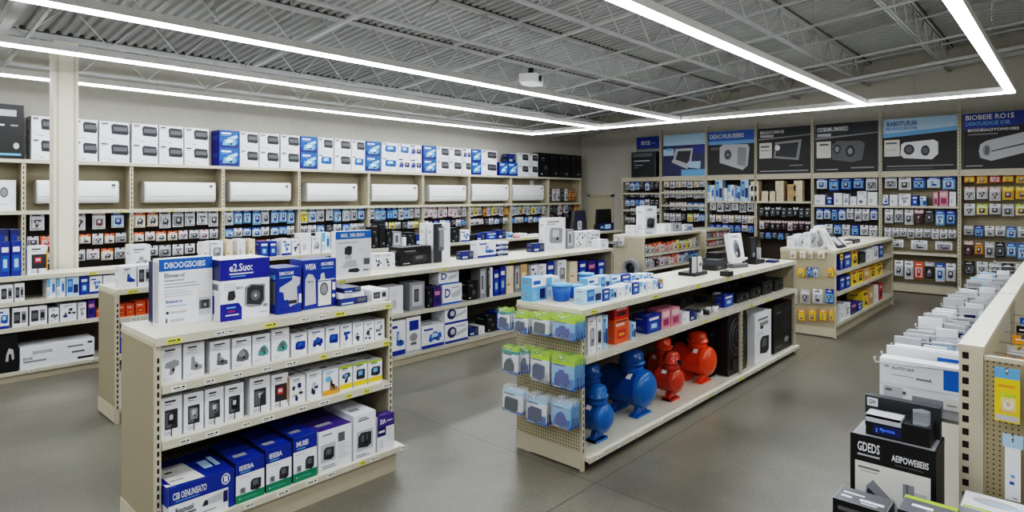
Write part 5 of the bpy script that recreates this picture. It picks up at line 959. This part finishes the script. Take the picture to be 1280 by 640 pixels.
# ---------------------------------------------------------------- distant racks of orange and red packs
def packsY(x0, x1, y, z, h, keys, place, group, name):
    ks = keys.split(); n = len(ks)
    for i, k in enumerate(ks):
        hh = h * (.84 + .16 * ((i * 5) % 4) / 3)
        pack(name, k, (x0 + (x1 - x0) * (i + .5) / n, y, z + .0012), (x1 - x0) / n * .86, hh, .06, '%s pack, %s %s' % (PN[k], ORD[i], place), 'standing pack', group)
packsY(11.13, 13.55, 6.56, .92, .22, 'w oc o oc o o oc ly w ly c w', 'on the upper shelf of the distant orange rack', 'packs on the distant racks', 'standing_pack')
packsY(11.13, 13.55, 6.56, .62, .24, 'w w m p wr oc o oc wb wg b b', 'on the second shelf of the distant orange rack', 'packs on the distant racks', 'standing_pack')
packsY(13.95, 15.25, 6.56, 1.1, .14, 'w wg o p o wr', 'on the upper shelf of the distant red rack', 'packs on the distant racks', 'standing_pack')
packsY(13.95, 15.25, 6.56, .9, .14, 'w o o p wr wg', 'on the second shelf of the distant red rack', 'packs on the distant racks', 'standing_pack')
G = 'goods on top of the distant orange rack'
x, y = atZ(801, 294, 1.3)
cart('tall_carton', 'tallwhite', (x + .05, 6.6, 1.3), .5, .2, atY(801, 258, 6.6)[1] - 1.3, 'tall white carton with dark bottle picture on the distant orange rack', 'box', G)
def onC(pl, pr_, pt, y, st, lb): 
    x0 = atY(pl, 300, y)[0]; x1 = atY(pr_, 300, y)[0]; cart('distant_carton', st, (max(x0, 11.1), y, 1.3), x1 - x0, .2, atY(pl, pt, y)[1] - 1.3, lb, 'box', G)
onC(775, 781, 283, 6.75, 'plain', 'small white carton at the distant orange rack left edge')
onC(831, 839, 280, 6.7, 'plain', 'small white carton right of the tall white bottle carton')
onC(842, 852, 279, 6.8, 'greydev', 'grey boxed item, right of the small white carton')
onC(855, 866, 281, 6.8, 'whiteblue', 'low blue and white carton at the right of the distant rack')
x0 = atY(749, 300, 7.0)[0]
# dark display boxes seen before the door, standing on the end of the long rack
ZT2 = 1.2
for i, (pl, pr_, pt, st, lb) in enumerate(((715, 733, 265, 'blacksq', 'dark display carton with sloped sides left of the door'), (747, 768, 264, 'black', 'black display carton with blue front standing before the door'))):
    pass
x0 = atY(747, 300, 9.12)[0]; x1 = atY(767, 300, 9.12)[0]
t = thing(None, 'display_kit', 'black display kit with blue front standing before the door', 'display kit', None, (x0, 9.12, ZT2 + .0012))
part(MB().box(0, 0, 0, x1 - x0, .12, .16, 'black'), 'tray', t); part(MB().prism([(.02, .161), (x1 - x0 - .02, .161), (x1 - x0 - .05, .56), (.06, .56)], 'y', .05, .1, 'black'), 'back_board', t)
part(MB().box(.06, -.03, .01, x1 - x0 - .05, -.001, .2, 'navy'), 'blue_front', t); mb = MB(); mb.decal((.06, -.03, .01), (1, 0, 0), (0, 0, 1), (0, -1, 0), x1 - x0 - .11, .19, [('r', .35, .2, .8, .8, 'pale'), ('r', .05, .3, .25, .6, 'sky')]); part(mb, 'picture', t)
x0 = atY(716, 300, 9.12)[0]; x1 = atY(734, 300, 9.12)[0]
t = thing(None, 'display_kit', 'dark tapering display kit behind the speckled cartons, left of the door', 'display kit', None, (x0, 9.12, ZT2 + .0012))
part(MB().prism([(.0, 0), (x1 - x0, 0), (x1 - x0 - .08, .55), (.1, .55)], 'y', 0, .1, 'dark'), 'back_board', t)
mb = MB(); mb.decal((.05, 0, .05), (1, 0, 0), (0, 0, 1), (0, -1, 0), x1 - x0 - .16, .4, shp('tower', .3, .05, .75, .6, 'lgrey', 'mgrey') + [('r', .1, .75, .8, .9, 'navy')]); part(mb, 'picture', t)
# spools on the distant rack end
for i, (p, zz_) in enumerate(((769, 1.16), (777, 1.18))):
    yq, _ = atX(p, 305, 11.0); pack('hanging_card', ('wg', 'w')[i], (11.02, min(yq, 7.15), zz_ - .12), .1, .2, .06, '%s pack, %s on the end of the distant orange rack' % (PN[('wg', 'w')[i]], ORD[i]), 'hanging pack', 'packs on the distant rack end', NX)
yq, zq = atX(786, 327, 10.9)
t = thing(MB().lathe([(.19, .0), (.21, .03), (.21, .09), (.19, .12), (.12, .12), (.12, 0), (.19, 0)], (0, 0, 0), (1, 0, 0), 'mgrey', 24, True, False), 'hanging_hose_reel', 'grey ring shaped hose reel hanging on the distant rack end', 'hose reel', None, (10.93, yq, .62))
part(MB().lathe([(0, 0), (.118, 0), (.118, .02), (0, .02)], (.07, 0, 0), (1, 0, 0), 'dark', 20), 'hub', t)
# ---------------------------------------------------------------- card file rack in the near corner
G = 'cards filed between the wire arms'
CH_ = [(4.30, .12), (4.46, .1), (4.76, .16), (5.0, .14), (5.25, .18), (5.55, .2), (5.85, .18), (6.15, .2), (6.4, .2), (6.75, .22), (7.1, .24), (7.5, .26), (7.9, .24), (8.35, .3), (8.8, .3), (9.3, .3), (9.8, .3)]
def fcard(x, y1, w, z0, h, st, label, d=.02):   # card facing -X, left edge at y1
    body, els = {'blue': (W, [('r', .66, .1, 1, .9, 'bright'), ('t', 'aoces', .08, .6, .3, .78, 'dark'), ('r', .1, .4, .5, .44, 'mgrey')]), 'grey': ('lgrey', [('r', .1, .55, .5, .62, 'mgrey'), ('r', .6, .2, .9, .8, 'mgrey')]), 'white': (W, rl(.1, .8, .5, 3, .14, 'lgrey') + [('r', .7, .3, .92, .7, 'lgrey')]),
        'clear': ('lgrey', [('r', .08, .1, .92, .9, 'mgrey'), ('r', .2, .3, .6, .7, 'dark')]), 'navy': ('lgrey', [('r', .3, .1, .9, .8, 'navy'), ('r', .05, .5, .25, .8, W)]), 'pale': ('pale', [('r', .1, .3, .6, .7, 'mgrey'), ('r', .7, .2, .95, .6, 'grey')])}[st]
    mb = MB().box(0, 0, 0, w, d, h, body); mb.decal((0, 0, 0), (1, 0, 0), (0, 0, 1), (0, -1, 0), w, h, els)
    return thing(mb, 'filed_card_box', label, 'carton', G, (x, y1, z0 + .0012), NX)
SZ = FX + .0; z0 = .9
# the two nearest white cartons with writing
w = .40
mb = MB().box(0, 0, 0, w, .11, .245, W); mb.decal((0, 0, 0), (1, 0, 0), (0, 0, 1), (0, -1, 0), w, .245, [('r', .8, .46, 1, .95, 'bright'), ('t', 'AoOTV HA9', .16, .76, .44, .83, 'dark'), ('r', .06, .8, .12, .84, 'mgrey'), ('r', .16, .62, .44, .635, 'mgrey'), ('t', 'sloomnA', .47, .58, .66, .66, 'dark'), ('r', 0, .38, 1, .395, 'lgrey'), ('r', .05, .04, .3, .34, 'lgrey'), ('r', .08, .22, .16, .28, 'grey'), ('r', .3, .18, .34, .26, 'grey'), ('r', .42, .02, .8, .2, 'mgrey'), ('r', .82, .02, 1, .28, 'offwhite'), ('r', .84, .1, .96, .14, 'mgrey')])
thing(mb, 'filed_card_box', 'front white carton with blue square and small lettering on the file rack', 'carton', G, (FX + .2, .88, z0 + .0012), NX)
fcard(FX + .36, .875, .4, z0, .29, 'blue', 'second white carton with blue square and short dark word, file rack')
fcard(FX + .5, .86, .38, z0, .27, 'blue', 'third white carton with blue square on the file rack', .06)
stl = ['white', 'grey', 'white', 'navy', 'white', 'clear', 'grey', 'white', 'pale', 'clear', 'grey', 'white', 'navy', 'clear', 'pale', 'white', 'grey']
for i, (x, gap) in enumerate(CH_):
    if i < 2: continue
    for j, (ya, yb_) in enumerate(((.90, .74), (.735, .60), (.595, .475))):
        st = stl[(i * 3 + j * 5) % len(stl)]; h = .25 + .05 * ((i * 7 + j * 3) % 4) / 3 - .02 * j
        fcard(x + .02 + .012 * j, ya - .01 * (i % 2), ya - yb_ - .01, z0, h, st, '%s filed box, %s row on the file rack, %s from the aisle' % ({'white': 'white', 'grey': 'grey', 'navy': 'navy and grey', 'clear': 'grey windowed', 'pale': 'pale blue'}[st], ORD[i], ORD[j]), .03)
# stock below on the rack deck: tall black carton with lettering, device on it, low cartons in front
y1, ztop = atX(1070, 533, 3.95); y2 = atX(1175, 556, 3.95)[0]; w = y1 - y2; zb = .0; h = .80
mb = MB().box(0, 0, 0, w, .27, h, 'black')
mb.decal((0, 0, 0), (1, 0, 0), (0, 0, 1), (0, -1, 0), w, h, [('t', 'GDEDS', .09, .89, .36, .955, W), ('r', .09, .86, .36, .872, 'lgrey'), ('t', 'AEIPOWEIIEIIS', .5, .87, .92, .915, W), ('r', .54, .845, .86, .852, 'grey'), ('r', .06, .1, .94, .82, 'offwhite'), ('r', .1, .775, .36, .787, 'grey'), ('r', .12, .755, .34, .76, 'mgrey'),
   ('p', [(.16, .5), (.2, .66), (.28, .71), (.56, .58), (.62, .46), (.56, .38), (.4, .4), (.2, .48)], 'mgrey'), ('p', [(.18, .54), (.22, .65), (.34, .6), (.5, .44), (.42, .42)], 'dark'), ('p', [(.46, .42), (.48, .56), (.56, .58), (.66, .44), (.6, .38)], 'lgrey'), ('p', [(.12, .52), (.14, .44), (.24, .44), (.22, .5)], 'dark'),
   ('r', .63, .5, .76, .74, 'mgrey'), ('r', .67, .5, .69, .74, 'grey'), ('r', .76, .48, .9, .7, 'lgrey'), ('r', .6, .4, .8, .48, 'grey')])
mb.decal((0, 0, h), (1, 0, 0), (0, 1, 0), (0, 0, 1), w, .27, [('r', .02, .02, .98, .98, 'mgrey'), ('r', .1, .5, .5, .9, 'lgrey')])
thing(mb, 'machine_carton', 'black carton with white lettering and grey machine picture beside the slotted post', 'box', None, (3.83, y1, .0012), NX)
bz = h + .0012; bx = 3.80
t = thing(None, 'boxed_clock_radio', 'black device with blue display and silver lid lying on the black machine carton', 'device', None, (bx + .06, y1 - .07, bz + .0012), NX)
part(MB().box(0, 0, 0, .3, .16, .1, 'black'), 'body', t); part(MB().box(0, -.006, .075, .17, .1, .115, 'lgrey').box(.002, -.006, .1005, .168, .0, .114, 'lgrey'), 'silver_lid', t)
mb = MB(); mb.decal((.02, 0, .01), (1, 0, 0), (0, 0, 1), (0, -1, 0), .15, .06, [('r', .1, .1, 1, .9, 'navy'), ('t', '4pesa', .3, .3, .8, .7, 'display'), ('r', .2, .2, .24, .6, 'display')]); part(mb, 'display', t)
part(MB().prism([(.22, .02), (.28, .03), (.29, .08), (.25, .1), (.21, .07)], 'z', .101, .17, 'clear'), 'plastic_wrap', t)
t = thing(MB().box(0, 0, 0, .36, .06, .17, 'dark'), 'dark_tray', 'dark grey tray with white tag standing behind the blue display device', 'tray', None, (bx + .225, y1 - .03, bz + .0012), NX)
mb = MB(); mb.decal((0, 0, 0), (1, 0, 0), (0, 0, 1), (0, -1, 0), .36, .17, [('r', .03, .66, .18, .94, W), ('t', 'GIW', .05, .72, .15, .88, 'dark'), ('r', .3, .2, .9, .6, 'grey')]); part(mb, 'price_label', t)
G = 'low cartons at the front end of the file rack'
# low cartons in front: tops near z = .5
def lowbox(px, py, rz, w, d, h, body, els, top, label):
    x, y = atZ(px, py, h); mb = MB().box(0, 0, 0, w, d, h, body, top='mgrey'); mb.decal((0, 0, h), (1, 0, 0), (0, 1, 0), (0, 0, 1), w, d, top)
    mb.decal((0, 0, 0), (1, 0, 0), (0, 0, 1), (0, -1, 0), w, h, els); thing(mb, 'low_carton', label, 'box', G, (x, y, .0012), rz)
TW = lambda s: [('r', .02, .02, .98, .98, 'grey' if s else 'lgrey'), ('r', .1, .6, .5, .7, W), ('r', .45, .3, .9, .45, W), ('r', .5, .15, .8, .22, W), ('r', .1, .3, .3, .42, W)]
lowbox(1041, 622, NX, .25, .18, .52, 'black', [('r', .1, .9, .6, .94, 'grey')], TW(1), 'low black carton with printed grey top nearest the aisle, bottom corner')
lowbox(1122, 636, NX, .22, .2, .60, 'black', [('r', .1, .9, .6, .94, 'grey')], [('r', .02, .02, .98, .98, 'grey'), ('r', 0, .8, 1, .97, 'lime'), ('r', .2, .4, .6, .55, W), ('r', .5, .2, .9, .32, 'lgrey')], 'low black carton with lime edged top, second from the aisle')
lowbox(1199, 632, NX, .26, .22, .60, 'lgrey', [('r', .1, .9, .6, .94, 'mgrey')], [('r', .02, .02, .98, .98, W), ('e', .5, .6, .35, .2, 'lgrey'), ('r', .05, .05, .5, .14, 'lime'), ('r', .3, .5, .9, .6, 'pale')], 'low white topped carton below the perforated panel')
# packs on the perforated end panel
Xp = FX - .05
def endpack(pl, pr_, pt, pb, label, fn):
    y0, zt = atX(pl, pt, Xp); y1, _ = atX(pr_, pt, Xp); zb = atX((pl + pr_) / 2, pb, Xp)[1]; w = y0 - y1; h = zt - zb
    t = thing(None, 'hanging_panel_pack', label, 'hanging pack', 'packs on the perforated panel', (Xp, y0, zb), NX); fn(t, w, h)
    part(MB().rod((Xp - .02 - FX, (y0 + y1) / 2 - FY, zt - .012), (.004, (y0 + y1) / 2 - FY, zt - .012), .004, 'chrome'), 'peg_hook', FR)
def yel(t, w, h):
    part(MB().box(0, 0, 0, w, .004, h * .8, 'yellow').decal((0, 0, 0), (1, 0, 0), (0, 0, 1), (0, -1, 0), w, h * .8, [('r', .06, .03, .94, .16, 'lgrey'), ('r', .15, .8, .8, .86, 'amber'), ('e', .55, .4, .2, .1, 'white'), ('e', .55, .42, .1, .06, 'amber'), ('r', .2, .6, .85, .66, 'lime'), ('r', .2, .24, .8, .28, 'amber')]), 'yellow_card', t)
    part(MB().box(0, 0, h * .8 + .0005, w * .45, .004, h, 'sky').box(w * .55, 0, h * .8 + .0005, w, .004, h, 'sky').box(w * .4505, 0, h * .8 + .0005, w * .5495, .004, h * .88, 'sky'), 'header_card', t)
    part(MB().prism([(w * .3, -.016), (w * .8, -.016), (w * .84, -.0015), (w * .26, -.0015)], 'z', h * .2, h * .46, 'clear'), 'clear_blister', t)
def wht(t, w, h):
    part(MB().box(w * .12, 0, 0, w * .88, .012, h * .8, 'white').decal((w * .12, 0, 0), (1, 0, 0), (0, 0, 1), (0, -1, 0), w * .76, h * .8, [('r', .3, .3, .6, .36, 'midblue'), ('e', .5, .46, .16, .03, 'sky'), ('r', .5, .04, .8, .06, 'mgrey')]), 'white_sleeve', t)
    part(MB().box(0, 0, h * .801, w * .45, .004, h, 'pale').box(w * .55, 0, h * .801, w, .004, h, 'pale').box(w * .4505, 0, h * .801, w * .5495, .004, h * .88, 'pale'), 'clear_header', t)
endpack(1243, 1275, 458, 528, 'yellow pack with blue header hanging on the perforated end panel', yel)
endpack(1253, 1279, 541, 626, 'narrow white sleeve pack hanging low on the perforated end panel', wht)
G = 'packs on the far side of the file rack'
for i, (x, zt, k) in enumerate(((4.27, 1.2, 'wg'), (4.62, 1.2, 'a'), (4.97, 1.2, 'wg'), (5.37, 1.2, 'a'), (5.77, 1.2, 'k'), (6.17, 1.2, 'bs'))):
    for j, yy in enumerate((.12, .2, .28)):
        pass
    for j in range(2):
        y = FY - .1 - .14 * j
        pack('file_rack_pack', k, (x - .0, y, zt - .185), .12, .17, .03, '%s pack, %s hook beyond the rail, %s from the spine' % (PN[k], ORD[i], ORD[j]), 'hanging pack', G, NX)
